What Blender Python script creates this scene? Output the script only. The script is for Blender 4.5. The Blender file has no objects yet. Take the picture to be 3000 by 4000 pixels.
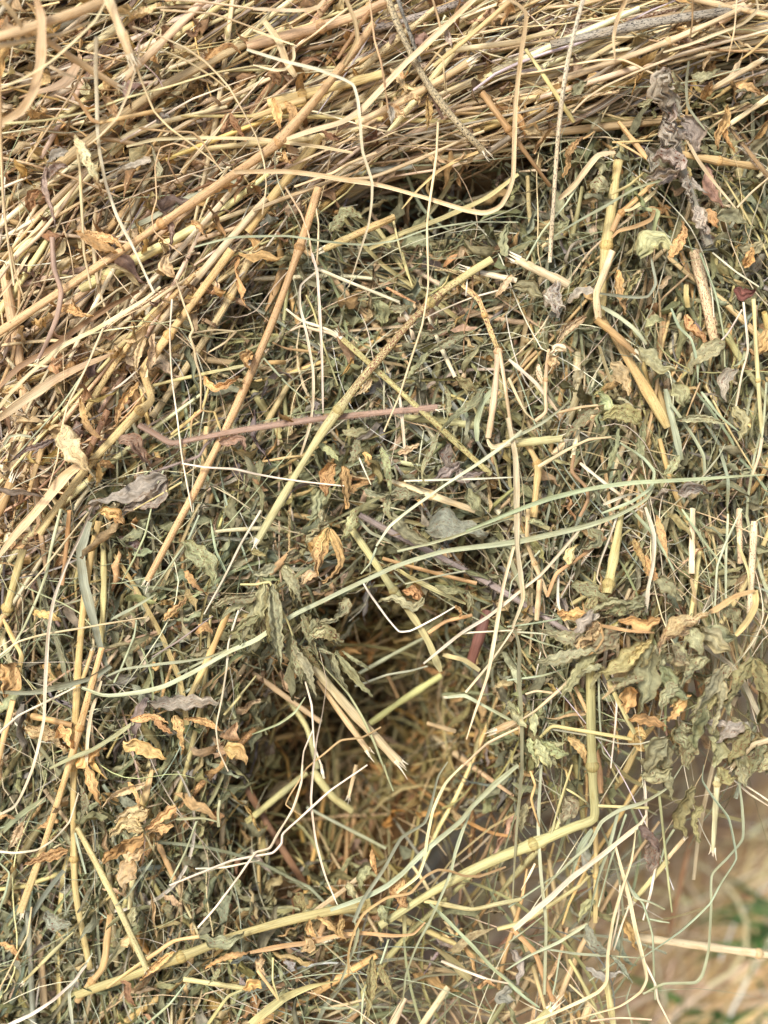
import bpy, math, random
import numpy as np
from mathutils import Vector

# ------------------------------------------------------------------ camera, world, sun, exposure
scene = bpy.context.scene
COL = scene.collection
TILT = math.radians(40.0)
CAM_Z = 0.75
DIST = 0.45
cd = bpy.data.cameras.new("camera")
cam = bpy.data.objects.new("camera", cd)
COL.objects.link(cam)
cam.location = (0, 0, CAM_Z)
cam.rotation_euler = (math.radians(90) - TILT, 0, 0)
cd.sensor_fit = 'VERTICAL'
cd.sensor_height = 36.0
cd.lens = 36.0 * DIST / 0.4
cd.clip_start = 0.01
cd.clip_end = 200.0
cd.dof.use_dof = True
cd.dof.focus_distance = DIST - 0.012
cd.dof.aperture_fstop = 4.8
scene.camera = cam

SUN_EL, SUN_AZ = math.radians(58), math.radians(215)      # azimuth measured clockwise from +y
world = bpy.data.worlds.new("World")
scene.world = world
world.use_nodes = True
wn = world.node_tree
bg = wn.nodes["Background"]
sky = wn.nodes.new("ShaderNodeTexSky")
sky.sky_type = 'NISHITA'
sky.sun_disc = False
sky.sun_elevation = SUN_EL
sky.sun_rotation = SUN_AZ
sky.air_density = 1.0
sky.dust_density = 4.0
sky.ozone_density = 0.6
wn.links.new(sky.outputs[0], bg.inputs[0])
bg.inputs[1].default_value = 0.085
sl = bpy.data.lights.new("sun", 'SUN')
sl.energy = 2.1
sl.angle = math.radians(14)
sl.color = (1.0, 0.96, 0.90)
sun = bpy.data.objects.new("sun", sl)
COL.objects.link(sun)
sd = Vector((math.sin(SUN_AZ) * math.cos(SUN_EL), math.cos(SUN_AZ) * math.cos(SUN_EL), math.sin(SUN_EL)))
sun.location = sd * 3
sun.rotation_euler = sd.to_track_quat('Z', 'Y').to_euler()

scene.view_settings.view_transform = 'Standard'
scene.view_settings.look = 'None'
scene.view_settings.exposure = 0.95
scene.view_settings.gamma = 1.0
scene.view_settings.use_curve_mapping = False
scene.render.engine = 'CYCLES'
scene.cycles.max_bounces = 6
scene.cycles.diffuse_bounces = 3
scene.cycles.glossy_bounces = 2
scene.cycles.transmission_bounces = 2
scene.cycles.transparent_max_bounces = 2

rng = np.random.default_rng(7)
random.seed(7)

# ------------------------------------------------------------------ frames
CT, ST = math.cos(TILT), math.sin(TILT)
AX_U = np.array([1.0, 0, 0])
AX_V = np.array([0, ST, CT])
AX_W = np.array([0, -CT, ST])                              # out of the hay face, towards the viewer
ORG = np.array([0, DIST * CT, CAM_Z - DIST * ST])

def world_of(p):
    """face coordinates in millimetres (right, up the face, out of the face) -> world metres"""
    p = np.asarray(p, float) * 0.001
    return ORG + p[..., :1] * AX_U + p[..., 1:2] * AX_V + p[..., 2:3] * AX_W

def face_at(px, py, w):
    """photo pixel seen at height w (mm) above the face plane -> face millimetres"""
    k = (450.0 - w) / 450.0
    return np.stack([(px - 1500.0) * 0.1 * k, (2000.0 - py) * 0.1 * k, w + 0.0 * px], -1)

def sstep(a, b, x):
    t = np.clip((x - a) / (b - a), 0, 1)
    return t * t * (3 - 2 * t)

RX = [-900, 0, 300, 600, 900, 1200, 1500, 2000, 2300, 2600, 3000, 3900]
RY = [2800, 2300, 2000, 1500, 1150, 820, 720, 640, 450, 350, 420, 500]
def roof(px, py):
    return sstep(-60, 90, np.interp(px, RX, RY) - py)

def smooth_h(px, py):
    """gentle relief of the face, mm"""
    h = 9 * roof(px, py) + 14 * sstep(900, -300, py)
    h = h + 38 * sstep(1100, -100, px) * sstep(1000, -100, py)
    h = h + 20 * np.exp(-((px - 2560) / 430.0) ** 2 - ((py - 2620) / 380.0) ** 2)
    h = h - 10 * sstep(2300, 3600, py) * sstep(900, 0, px)
    h = h + 6 * np.exp(-((px - 1100) / 250.0) ** 2 - ((py - 2350) / 260.0) ** 2)
    return h

def hollow(px, py):
    d = 120 * np.exp(-(((px - 1440 + 0.38 * (py - 3000)) / 430.0) ** 2 + ((py - 3030) / 470.0) ** 2) ** 1.7)
    d = d + 60 * np.exp(-(((px - 1500) / 270.0) ** 2 + ((py - 2450) / 130.0) ** 2) ** 1.3)
    d = d + 26 * np.exp(-(((px - 1700) / 420.0) ** 2 + ((py - 760 - 0.06 * (px - 1700)) / 95.0) ** 2))
    d = d + 20 * np.exp(-(((px - 2150) / 90.0) ** 2 + ((py - 520) / 60.0) ** 2))
    return d

def relief(px, py):
    lump = 3.0 * np.sin(px / 131.0 + 1.3 * np.sin(py / 173.0)) * np.sin(py / 117.0 + 0.9 * np.sin(px / 89.0 + 2)) \
        + 2.0 * np.sin(px / 53.0 + py / 71.0 + 1.0) * np.sin(py / 47.0 - px / 91.0)
    big = np.sin(px / 83.0 + 1.7 * np.sin(py / 140.0 + 1)) * np.sin(py / 95.0 + 1.2 * np.sin(px / 120.0)) + 0.6 * np.sin(px / 61.0 - py / 77.0 + 2)
    low = 1 - roof(px, py)
    return smooth_h(px, py) - hollow(px, py) + 0.9 * lump - 1.5 + low * (4.5 * np.minimum(big, 0.25) - 0.5)

EDGE_Y = [-900, 1900, 2300, 2600, 2950, 3060, 3300, 3600, 4000, 4700]
EDGE_X = [4200, 4200, 3300, 2960, 2900, 2560, 2430, 2400, 2350, 2250]
CORE_Y = [-900, 1900, 2200, 2600, 2850, 3050, 3250, 3450, 3700, 4000, 4700]
CORE_X = [4200, 4000, 3000, 2650, 2350, 2150, 1800, 1450, 1330, 1200, 1000]
def edge(px, py):
    return np.interp(py, EDGE_Y, EDGE_X) - px
def core_in(px, py):
    return np.interp(py, CORE_Y, CORE_X) - px

# ------------------------------------------------------------------ colours (surface albedo, linear)
def lin(r, g, b):
    f = lambda c: ((c / 255 + 0.055) / 1.055) ** 2.4 if c > 10 else c / 255 / 12.92
    return np.array([f(r), f(g), f(b)])
PAL = {
    'pa': lin(222, 202, 162), 'ta': lin(194, 170, 130), 'go': lin(212, 182, 128), 'yg': lin(202, 190, 134),
    'wh': lin(226, 217, 190), 'gg': lin(176, 182, 150), 'br': lin(150, 120, 88), 'pu': lin(146, 132, 124),
    'dk': lin(112, 100, 88), 'or': lin(202, 168, 116), 'gr': lin(148, 147, 114), 'gy': lin(160, 152, 138),
    'pk': lin(156, 134, 114), 'rd': lin(120, 82, 72), 'ol': lin(150, 143, 102), 'lg': lin(168, 169, 130),
    'lv': lin(168, 161, 146), 'bk': lin(92, 76, 62), 'cr': lin(228, 212, 170), 'bg': lin(150, 154, 132),
}
WORDS = {'lv': 'lilac-grey', 'bk': 'dark brown', 'pa': 'pale straw-coloured', 'ta': 'tan', 'go': 'golden', 'yg': 'yellow-green', 'wh': 'whitish', 'gg': 'pale grey-green',
         'br': 'brown', 'pu': 'purple-grey', 'dk': 'dark weathered', 'or': 'orange-tan', 'gr': 'dull green', 'gy': 'grey',
         'pk': 'pinkish', 'rd': 'reddish', 'ol': 'olive', 'lg': 'light green', 'cr': 'cream', 'bg': 'blue-grey'}

# ------------------------------------------------------------------ materials
def nodes_of(m):
    m.use_nodes = True
    nt = m.node_tree
    return nt, nt.nodes, nt.links, nt.nodes["Principled BSDF"]

def fibre_material(name, rough, along, across, contrast, bump, trans=0.0, spec=0.35):
    m = bpy.data.materials.new(name)
    nt, N, L, P = nodes_of(m)
    col = N.new("ShaderNodeAttribute"); col.attribute_name = "tint"
    uv = N.new("ShaderNodeAttribute"); uv.attribute_name = "grain"
    mp = N.new("ShaderNodeMapping"); mp.inputs['Scale'].default_value = (across, along, 1.0)
    L.new(uv.outputs['Vector'], mp.inputs['Vector'])
    n1 = N.new("ShaderNodeTexNoise"); n1.inputs['Scale'].default_value = 1.0
    n1.inputs['Detail'].default_value = 5.0; n1.inputs['Roughness'].default_value = 0.62
    L.new(mp.outputs[0], n1.inputs['Vector'])
    r = N.new("ShaderNodeMapRange"); r.inputs[1].default_value = 0.3; r.inputs[2].default_value = 0.7
    r.inputs[3].default_value = 1 - contrast; r.inputs[4].default_value = 1 + contrast * 0.8
    L.new(n1.outputs['Fac'], r.inputs[0])
    mul = N.new("ShaderNodeVectorMath"); mul.operation = 'SCALE'
    L.new(col.outputs['Color'], mul.inputs[0]); L.new(r.outputs[0], mul.inputs['Scale'])
    # slow blotches: weathered browner patches
    mp2 = N.new("ShaderNodeMapping"); mp2.inputs['Scale'].default_value = (0.35, 0.13, 1.0)
    L.new(uv.outputs['Vector'], mp2.inputs['Vector'])
    n2 = N.new("ShaderNodeTexNoise"); n2.inputs['Scale'].default_value = 1.0; n2.inputs['Detail'].default_value = 3.0
    L.new(mp2.outputs[0], n2.inputs['Vector'])
    r2 = N.new("ShaderNodeMapRange"); r2.inputs[1].default_value = 0.5; r2.inputs[2].default_value = 0.8
    L.new(n2.outputs['Fac'], r2.inputs[0])
    mx = N.new("ShaderNodeMix"); mx.data_type = 'RGBA'; mx.blend_type = 'MULTIPLY'
    mx.inputs['B'].default_value = (0.80, 0.70, 0.56, 1)
    L.new(r2.outputs[0], mx.inputs['Factor']); L.new(mul.outputs[0], mx.inputs['A'])
    # brown speckles, where the plant has them
    sp = N.new("ShaderNodeAttribute"); sp.attribute_name = "speckle"
    mp3 = N.new("ShaderNodeMapping"); mp3.inputs['Scale'].default_value = (3.2, 1.1, 1.0)
    L.new(uv.outputs['Vector'], mp3.inputs['Vector'])
    n3 = N.new("ShaderNodeTexNoise"); n3.inputs['Scale'].default_value = 1.0; n3.inputs['Detail'].default_value = 2.0
    L.new(mp3.outputs[0], n3.inputs['Vector'])
    a3 = N.new("ShaderNodeMath"); a3.operation = 'MULTIPLY_ADD'; a3.inputs[1].default_value = 0.30; a3.inputs[2].default_value = -0.70
    over = N.new("ShaderNodeMath"); over.operation = 'GREATER_THAN'; over.inputs[1].default_value = 1.0   # above 1: blackish flecks
    L.new(sp.outputs['Fac'], over.inputs[0])
    sub = N.new("ShaderNodeMath"); sub.operation = 'SUBTRACT'
    L.new(sp.outputs['Fac'], sub.inputs[0]); L.new(over.outputs[0], sub.inputs[1])
    L.new(sub.outputs[0], a3.inputs[0])
    fc = N.new("ShaderNodeMix"); fc.data_type = 'RGBA'
    fc.inputs['A'].default_value = (0.17, 0.06, 0.03, 1); fc.inputs['B'].default_value = (0.035, 0.03, 0.028, 1)
    L.new(over.outputs[0], fc.inputs['Factor'])
    s3 = N.new("ShaderNodeMath"); s3.operation = 'ADD'
    L.new(a3.outputs[0], s3.inputs[0]); L.new(n3.outputs['Fac'], s3.inputs[1])
    k3 = N.new("ShaderNodeMath"); k3.operation = 'MULTIPLY'; k3.inputs[1].default_value = 14.0; k3.use_clamp = True
    L.new(s3.outputs[0], k3.inputs[0])
    mx3 = N.new("ShaderNodeMix"); mx3.data_type = 'RGBA'
    L.new(fc.outputs['Result'], mx3.inputs['B'])
    L.new(k3.outputs[0], mx3.inputs['Factor']); L.new(mx.outputs['Result'], mx3.inputs['A'])
    L.new(mx3.outputs['Result'], P.inputs['Base Color'])
    P.inputs['Roughness'].default_value = rough
    P.inputs['Specular IOR Level'].default_value = spec
    bp = N.new("ShaderNodeBump"); bp.inputs['Strength'].default_value = bump; bp.inputs['Distance'].default_value = 0.0003
    L.new(n1.outputs['Fac'], bp.inputs['Height']); L.new(bp.outputs[0], P.inputs['Normal'])
    if trans > 0:
        tr = N.new("ShaderNodeBsdfTranslucent"); L.new(mx3.outputs['Result'], tr.inputs['Color'])
        ms = N.new("ShaderNodeMixShader"); ms.inputs[0].default_value = trans
        L.new(P.outputs[0], ms.inputs[1]); L.new(tr.outputs[0], ms.inputs[2])
        L.new(ms.outputs[0], N["Material Output"].inputs['Surface'])
    return m

M_STEM = fibre_material("dry_stem", 0.55, 0.06, 1.9, 0.36, 0.9, spec=0.28)
M_BLADE = fibre_material("dry_blade", 0.55, 0.06, 2.6, 0.36, 0.8, trans=0.15)
M_LEAF = fibre_material("dry_leaf", 0.75, 0.5, 0.9, 0.45, 0.9, trans=0.18, spec=0.2)

def soil_material(name, c1, c2, scale):
    m = bpy.data.materials.new(name)
    nt, N, L, P = nodes_of(m)
    tc = N.new("ShaderNodeTexCoord")
    n = N.new("ShaderNodeTexNoise"); n.inputs['Scale'].default_value = scale; n.inputs['Detail'].default_value = 8
    L.new(tc.outputs['Object'], n.inputs['Vector'])
    cr = N.new("ShaderNodeValToRGB")
    cr.color_ramp.elements[0].color = (*c1, 1); cr.color_ramp.elements[0].position = 0.32
    cr.color_ramp.elements[1].color = (*c2, 1); cr.color_ramp.elements[1].position = 0.68
    L.new(n.outputs['Fac'], cr.inputs[0]); L.new(cr.outputs[0], P.inputs['Base Color'])
    P.inputs['Roughness'].default_value = 0.95; P.inputs['Specular IOR Level'].default_value = 0.1
    b = N.new("ShaderNodeBump"); b.inputs['Strength'].default_value = 0.8; b.inputs['Distance'].default_value = 0.004
    L.new(n.outputs['Fac'], b.inputs['Height']); L.new(b.outputs[0], P.inputs['Normal'])
    return m
M_CORE = soil_material("packed_hay", lin(98, 78, 54), lin(156, 130, 92), 260)
M_SOIL = soil_material("stubble_soil", lin(168, 138, 104), lin(206, 176, 136), 22)

# ------------------------------------------------------------------ mesh building
def norm(v):
    return v / np.maximum(np.linalg.norm(v, axis=-1, keepdims=True), 1e-9)

class Geo:
    """collects vertices (face mm), quads and per-vertex tint / grain / speckle"""
    def __init__(self):
        self.v, self.f, self.c, self.g, self.s, self.n = [], [], [], [], [], 0
    def add(self, v, f, c, g, s):
        self.v.append(v); self.f.append(f + self.n); self.c.append(c); self.g.append(g); self.s.append(s)
        self.n += len(v)
    def strands(self, P, W, tint, sides=6, flat=1.0, twist=None, speckle=0.0, phase=None):
        """P (N,n,3) centre lines, W (N,n) full widths, tint (N,n,3); tubes (sides>=5) or folded ribbons (sides=3)"""
        N, n, _ = P.shape
        T = norm(np.gradient(P, axis=1))
        ref = np.zeros_like(T); ref[..., 2] = 1.0
        S = norm(np.cross(T, ref)); U = np.cross(S, T)
        if twist is not None:
            ct, st = np.cos(twist)[..., None], np.sin(twist)[..., None]
            S, U = S * ct + U * st, U * ct - S * st
        length = np.concatenate([np.zeros((N, 1)), np.cumsum(np.linalg.norm(np.diff(P, axis=1), axis=-1), 1)], 1)
        if phase is None:
            phase = rng.uniform(0, 900, N)
        R = W[..., None] * 0.5
        if sides >= 5:
            a = np.arange(sides) * 2 * math.pi / sides
            off = [S * math.cos(t) * R + U * math.sin(t) * R * flat for t in a]
            across = [t / (2 * math.pi) * W.max(1)[:, None] * 3.1 for t in a]
            cols = sides
        else:
            off = [S * -1 * R + U * R * 0.30, -U * R * 0.25, S * R + U * R * 0.30]
            across = [0 * W, 0.5 * W.max(1)[:, None] + 0 * W, W.max(1)[:, None] + 0 * W]
            cols = 3
        V = np.stack([P + o for o in off], 2)                       # N,n,cols,3
        G = np.zeros_like(V)
        for k in range(cols):
            G[:, :, k, 0] = across[k] + phase[:, None] * 0.37
            G[:, :, k, 1] = length + phase[:, None]
            G[:, :, k, 2] = phase[:, None]
        C = np.repeat(tint[:, :, None, :], cols, 2)
        Sp = np.zeros((N, n, cols)) + (speckle if np.isscalar(speckle) else np.asarray(speckle)[:, :, None])
        idx = np.arange(N * n * cols).reshape(N, n, cols)
        if cols == 3:
            a, b = idx[:, :-1, :-1], idx[:, :-1, 1:]
            c, d = idx[:, 1:, 1:], idx[:, 1:, :-1]
        else:
            nx = np.roll(idx, -1, 2)
            a, b, c, d = idx[:, :-1], nx[:, :-1], nx[:, 1:], idx[:, 1:]
        F = np.stack([a, b, c, d], -1).reshape(-1, 4)
        self.add(V.reshape(-1, 3), F, C.reshape(-1, 3), G.reshape(-1, 3), Sp.reshape(-1))
    def sheets(self, V, C, G, speckle=0.0):
        """V (N,a,b,3) leaf grids"""
        N, a, b, _ = V.shape
        idx = np.arange(N * a * b).reshape(N, a, b)
        F = np.stack([idx[:, :-1, :-1], idx[:, :-1, 1:], idx[:, 1:, 1:], idx[:, 1:, :-1]], -1).reshape(-1, 4)
        self.add(V.reshape(-1, 3), F, C.reshape(-1, 3), G.reshape(-1, 3), np.zeros(N * a * b) + np.repeat(np.zeros(N) + speckle, a * b))
    def build(self, name, mat, parent=None, origin=None, is_world=False, smooth=True):
        v = np.concatenate(self.v); f = np.concatenate(self.f)
        c = np.concatenate(self.c); g = np.concatenate(self.g); s = np.concatenate(self.s)
        w = v * 0.001 if is_world else world_of(v)
        if origin is None:
            origin = w[0] if parent is None else np.array(parent['_o'])
        me = bpy.data.meshes.new(name)
        me.vertices.add(len(w)); me.vertices.foreach_set('co', (w - origin).astype(np.float32).ravel())
        me.loops.add(f.size); me.loops.foreach_set('vertex_index', f.astype(np.int32).ravel())
        me.polygons.add(len(f)); me.polygons.foreach_set('loop_start', np.arange(0, f.size, 4, dtype=np.int32))
        me.polygons.foreach_set('loop_total', np.full(len(f), 4, np.int32))
        if smooth:
            me.polygons.foreach_set('use_smooth', np.ones(len(f), bool))
        at = me.attributes.new('tint', 'FLOAT_COLOR', 'POINT')
        at.data.foreach_set('color', np.concatenate([np.clip(c, 0.004, 0.9), np.ones((len(c), 1))], 1).astype(np.float32).ravel())
        at = me.attributes.new('grain', 'FLOAT_VECTOR', 'POINT'); at.data.foreach_set('vector', g.astype(np.float32).ravel())
        at = me.attributes.new('speckle', 'FLOAT', 'POINT'); at.data.foreach_set('value', s.astype(np.float32))
        me.update(); me.validate()
        me.materials.append(mat)
        o = bpy.data.objects.new(name, me)
        COL.objects.link(o)
        if parent is None:
            o.location = origin
        else:
            o.parent = parent
        o['_o'] = [float(x) for x in origin]
        return o

def tag(o, label, cat, group=None, kind=None):
    if label: o['label'] = label
    if cat: o['category'] = cat
    if group: o['group'] = group
    if kind: o['kind'] = kind
    return o

def empty(name, face_pt):
    o = bpy.data.objects.new(name, None)
    COL.objects.link(o)
    w = world_of(np.asarray(face_pt, float))
    o.location = w; o.empty_display_size = 0.005
    o['_o'] = [float(x) for x in w]
    return o
# ------------------------------------------------------------------ the ground behind and below
def plane(name, mat, z, x0, x1, y0, y1, n=2):
    xs = np.linspace(x0, x1, n); ys = np.linspace(y0, y1, n)
    v = [(x, y, z) for y in ys for x in xs]
    f = [(j * n + i, j * n + i + 1, (j + 1) * n + i + 1, (j + 1) * n + i) for j in range(n - 1) for i in range(n - 1)]
    me = bpy.data.meshes.new(name); me.from_pydata(v, [], f); me.materials.append(mat)
    o = bpy.data.objects.new(name, me); COL.objects.link(o)
    o['kind'] = 'structure'
    return o
plane("ground", M_SOIL, 0.0, -30, 30, -10, 50)

def ground_hit(px, py):
    d = -AX_W * DIST + AX_U * (px - 1500) * 1e-4 + AX_V * (2000 - py) * 1e-4
    t = CAM_Z / -d[2]
    return np.array([0, 0, CAM_Z]) + d * t

def jit(base, n, m, amt, hue=0.08):
    """per-strand colour variation with a slow drift along each strand"""
    b = np.exp(rng.normal(0, amt, (n, 1, 1))) * np.exp(rng.normal(0, hue, (n, 1, 3)) * np.array([0.6, 0.5, 1.2]))
    drift = 1 + 0.16 * rng.normal(size=(n, 1, 1)) * np.linspace(-1, 1, m)[None, :, None]
    return base * b * drift

def pick(keys, probs, n):
    p = np.array(probs, float); p /= p.sum()
    return np.stack([PAL[k] for k in keys])[rng.choice(len(keys), n, p=p)][:, None, :]

# straw lying on the ground (world mm)
def litter():
    g = Geo(); N, m = 9000, 7
    c = np.stack([rng.uniform(-700, 1100, N), rng.uniform(250, 1700, N), np.abs(rng.normal(6, 6, N)) + 2], -1)
    th = np.radians(rng.normal(38, 24, N)) ; L = rng.uniform(60, 220, N)
    s = np.linspace(-0.5, 0.5, m)
    k = rng.normal(0, 0.5, N)
    ang = th[:, None] + k[:, None] * s
    P = np.stack([c[:, :1] + np.cos(ang) * s * L[:, None], c[:, 1:2] + np.sin(ang) * s * L[:, None],
                  c[:, 2:] + rng.normal(0, 9, (N, 1)) * s + 9], -1)
    W = rng.uniform(1.2, 3.2, N)[:, None] * np.ones(m)
    g.strands(P, W, jit(pick(['ta', 'pa', 'go'], [4, 4, 2.5], N) * 1.12 * np.ones((N, m, 3)), N, m, 0.22), sides=3)
    o = g.build("straw_litter", M_BLADE, is_world=True, origin=np.zeros(3))
    tag(o, 'blurred tan straw litter scattered over the ground below the hay', 'straw litter', kind='stuff')
litter()

def green_grass():
    g = Geo(); N, m = 270, 9
    P0 = []
    for i in range(N):
        if i % 3 == 0 or i % 9 == 1:
            h = ground_hit(rng.uniform(2700, 3500), rng.uniform(4000, 4500))
        elif i % 3 == 1:
            h = ground_hit(rng.normal(3150, 90), rng.normal(3680, 50))
        else:
            h = ground_hit(rng.normal(3000, 180), rng.normal(4130, 110))
        P0.append(h * 1000)
    c = np.array(P0); s = np.linspace(0, 1, m)
    az = np.radians(rng.normal(205, 35, N)); L = rng.uniform(30, 75, N); lean = rng.uniform(0.5, 1.1, N)
    P = np.stack([c[:, :1] + np.cos(az)[:, None] * L[:, None] * lean[:, None] * s ** 1.5,
                  c[:, 1:2] + np.sin(az)[:, None] * L[:, None] * lean[:, None] * s ** 1.5,
                  L[:, None] * (s * 0.8 - 0.42 * s ** 2.2 * lean[:, None]) + 1], -1)
    W = (rng.uniform(3.0, 7, N)[:, None]) * (1 - s ** 2.5 * 0.95)
    base = np.array([0.09, 0.19, 0.05])[None, None, :] * np.ones((N, m, 3))
    g.strands(P, W, jit(base, N, m, 0.25), sides=3)
    o = g.build("grass", M_BLADE, is_world=True, origin=np.zeros(3))
    tag(o, 'out-of-focus green grass growing on the ground at the lower right corner', 'grass', kind='stuff')
green_grass()

# ------------------------------------------------------------------ the bale's packed body
def core_h(px, py):
    h = relief(px, py) - 32
    out = sstep(60, -620, core_in(px, py))
    beyond = 160 * sstep(4300, 6000, py) + 90 * sstep(-400, -2400, py) + 90 * sstep(-700, -2600, px)
    return h * (1 - out) + out * -330 - beyond

def bale():
    us = np.arange(-520, 431, 6.0); vs = np.arange(-560, 431, 6.0)
    U, V = np.meshgrid(us, vs)
    px, py = 1500 + U * 10, 2000 - V * 10
    Wd = core_h(px, py) + rng.normal(0, 1.6, U.shape)
    keep = core_in(px, py) > -620
    root = empty('hay_bale', (0, -300, -120))
    tag(root, 'round hay bale of weathered straw over greener alfalfa hay, with a dark hollow', 'hay bale')
    co = world_of(np.stack([U, V, Wd], -1).reshape(-1, 3)) - np.array(root['_o'])
    idx = np.arange(U.size).reshape(U.shape)
    q = np.stack([idx[:-1, :-1], idx[:-1, 1:], idx[1:, 1:], idx[1:, :-1]], -1)
    kk = keep[:-1, :-1] & keep[1:, 1:] & keep[1:, :-1] & keep[:-1, 1:]
    f = q[kk]
    me = bpy.data.meshes.new('packed_body'); me.from_pydata(co.tolist(), [], f.tolist())
    me.polygons.foreach_set('use_smooth', np.ones(len(f), bool)); me.materials.append(M_CORE)
    o = bpy.data.objects.new('packed_body', me); COL.objects.link(o); o.parent = root
    return root
BALE = bale()

# ------------------------------------------------------------------ loose hay of the face
def flow(px, py, kind):
    """main direction of the fibres in degrees, per place"""
    r = roof(px, py)
    top = np.interp(px, [0, 900, 1500, 2200, 3000], [30, 30, 24, 20, 14]) + np.interp(py, [0, 700, 1300, 2000], [0, 3, 20, 32]) * np.interp(px, [0, 900, 1500], [1, 1, 0.2])
    low = np.interp(px, [0, 400, 900, 1500, 2100, 2500, 3000], [66, 62, 55, 40, 75, 90, 97]) + np.interp(py, [1500, 2600, 3600], [0, 16, 10]) * np.interp(px, [0, 800, 1500], [1, 0.6, 0])
    return top * r + low * (1 - r)

def spread(px, py):
    r = roof(px, py)
    return (13 + 13 * sstep(1300, 300, px)) * r + (1 - r) * np.interp(px, [0, 700, 1200, 1900, 2300, 3000], [20, 34, 62, 55, 24, 20])

def scatter(n, x0=-1300, x1=4300, y0=-1300, y1=5200):
    """places on the face, denser inside the part the photograph looks at"""
    a = int(n * 0.72)
    px = np.concatenate([rng.uniform(-250, 3250, a), rng.uniform(x0, x1, n - a)])
    py = np.concatenate([rng.uniform(-250, 4250, a), rng.uniform(y0, y1, n - a)])
    return px, py

def centre_lines(px, py, ang, L, m, bend, wig, level, stiff, kink=0.0, dive=5.0):
    """strand centre lines in face mm that follow the relief at the given level"""
    N = len(px)
    s = np.linspace(-0.5, 0.5, m)[None, :]
    b = rng.normal(0, 1, N)[:, None] * bend
    w1 = rng.normal(0, 1, N)[:, None] * wig
    ph = rng.uniform(0, 6.28, N)[:, None]
    a = ang[:, None] + b * s * 2 + w1 * np.sin(s * 9 + ph)
    if kink > 0:
        kk = (rng.random(N) < 0.3)[:, None] * rng.normal(0, kink, N)[:, None]
        a = a + kk * (s > rng.uniform(-0.3, 0.3, N)[:, None])
    ds = (L / (m - 1))[:, None]
    dx, dy = np.cos(a) * ds, np.sin(a) * ds
    u = np.cumsum(dx, 1); v = np.cumsum(dy, 1)
    u = u - u.mean(1, keepdims=True) + ((px - 1500) / 10)[:, None]
    v = v - v.mean(1, keepdims=True) + ((2000 - py) / 10)[:, None]
    X, Y = 1500 + u * 10, 2000 - v * 10
    out = sstep(60, -620, core_in(X, Y))
    H = relief(X, Y)
    sp = H.max(1) - H.min(1)
    Hm = H.mean(1, keepdims=True) + (H[:, -1:] - H[:, :1]) * s
    Hs = Hm * stiff + H * (1 - stiff)
    w = Hs + level[:, None] + rng.normal(0, dive, N)[:, None] * s * 2 + rng.normal(0, dive * 0.4, N)[:, None] * np.sin(s * 6 + ph)
    beyond = 160 * sstep(4300, 6000, Y) + 90 * sstep(-400, -2400, Y) + 90 * sstep(-700, -2600, X)
    return np.stack([u, v, w - beyond], -1), sp

def tapers(N, m, w0, tip=0.35):
    s = np.linspace(0, 1, m)[None, :]
    return w0[:, None] * (1 - (1 - tip) * s ** 2) * (0.8 + 0.2 * np.clip(s * 10, 0, 1))

def present(px, py, noise=60, thin=1.0):
    """is there hay here: full inside the bale, thinning strands past its lower right edge"""
    e = edge(px, py) + rng.normal(0, noise, len(px))
    ci = core_in(px, py)
    dens = np.where(ci > 0, 1.0, thin) * (1 - 0.3 * sstep(8, 40, hollow(px, py)))
    return (e > 0) & (rng.random(len(px)) < dens)

CAND = []        # strands near the top of the pile that become objects of their own
def green_share(px, py):
    return 1 - roof(px, py)

def mass(name, label, cat, n, mat, sides, Lr, Wr, colours, probs, region, levels, bend, wig, m=9, flat=1.0,
         stiff=0.8, kink=0.0, dive=5.0, spr=1.0, tip=0.4, thin=0.35, jitter=0.16, steep=22, wide=0.0, tone=1.0):
    px, py = scatter(n)
    keep = (rng.random(n) < region(px, py)) & present(px, py, thin=thin)
    px, py = px[keep], py[keep]; N = len(px)
    ang = np.radians(flow(px, py, 0) + rng.normal(0, 1, N) * spread(px, py) * spr)
    if wide > 0:
        wd = rng.random(N) < wide
        ang[wd] = rng.uniform(0, math.pi, wd.sum())
    flip = rng.random(N) < 0.5
    ang[flip] += math.pi
    L = rng.uniform(*Lr, N) * np.exp(rng.normal(0, 0.25, N))
    hol = hollow(px, py)
    L = np.where(hol > 8, L * 0.65, L)
    lev = -levels[0] - (levels[1] - levels[0]) * rng.random(N) ** levels[2]
    P, sp = centre_lines(px, py, ang, L, m, bend, wig, lev, stiff, kink, dive)
    ok = ((sp < steep) & (hol < 15)) | (hol > 20) & (rng.random(N) < 0.8)
    P, L, px, py, lev = P[ok], L[ok], px[ok], py[ok], lev[ok]; N = len(px)
    W = tapers(N, m, rng.uniform(Wr[0], Wr[1], N) * np.exp(rng.normal(0, 0.15, N)), tip)
    c = pick(colours, probs, N) * np.ones((N, m, 3))
    hb = sstep(15, 60, hollow(px, py))[:, None, None]          # the hay inside the hollow is old brown straw
    c = c * (1 - hb) + hb * c * np.array([1.08, 0.93, 0.72])
    c = jit(c, N, m, jitter) * tone
    tw = rng.normal(0, 0.5, N)[:, None] + rng.normal(0, 1.4, N)[:, None] * np.linspace(-1, 1, m)
    g = Geo()
    g.strands(P, W, c, sides=sides, flat=flat, twist=tw, speckle=np.repeat((rng.random(N) < 0.12)[:, None] * rng.uniform(0.1, 0.7, N)[:, None], m, 1))
    o = g.build(name, mat, origin=ORG)
    tag(o, label, cat, kind='stuff')
    return o

R_top = lambda px, py: roof(px, py)
R_low = lambda px, py: 1 - roof(px, py)
R_low_s = lambda px, py: (1 - roof(px, py)) * np.interp(px, [1000, 1700, 2300], [0.75, 0.55, 1.0])
R_all = lambda px, py: 0.35 + 0.65 * roof(px, py)

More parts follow.
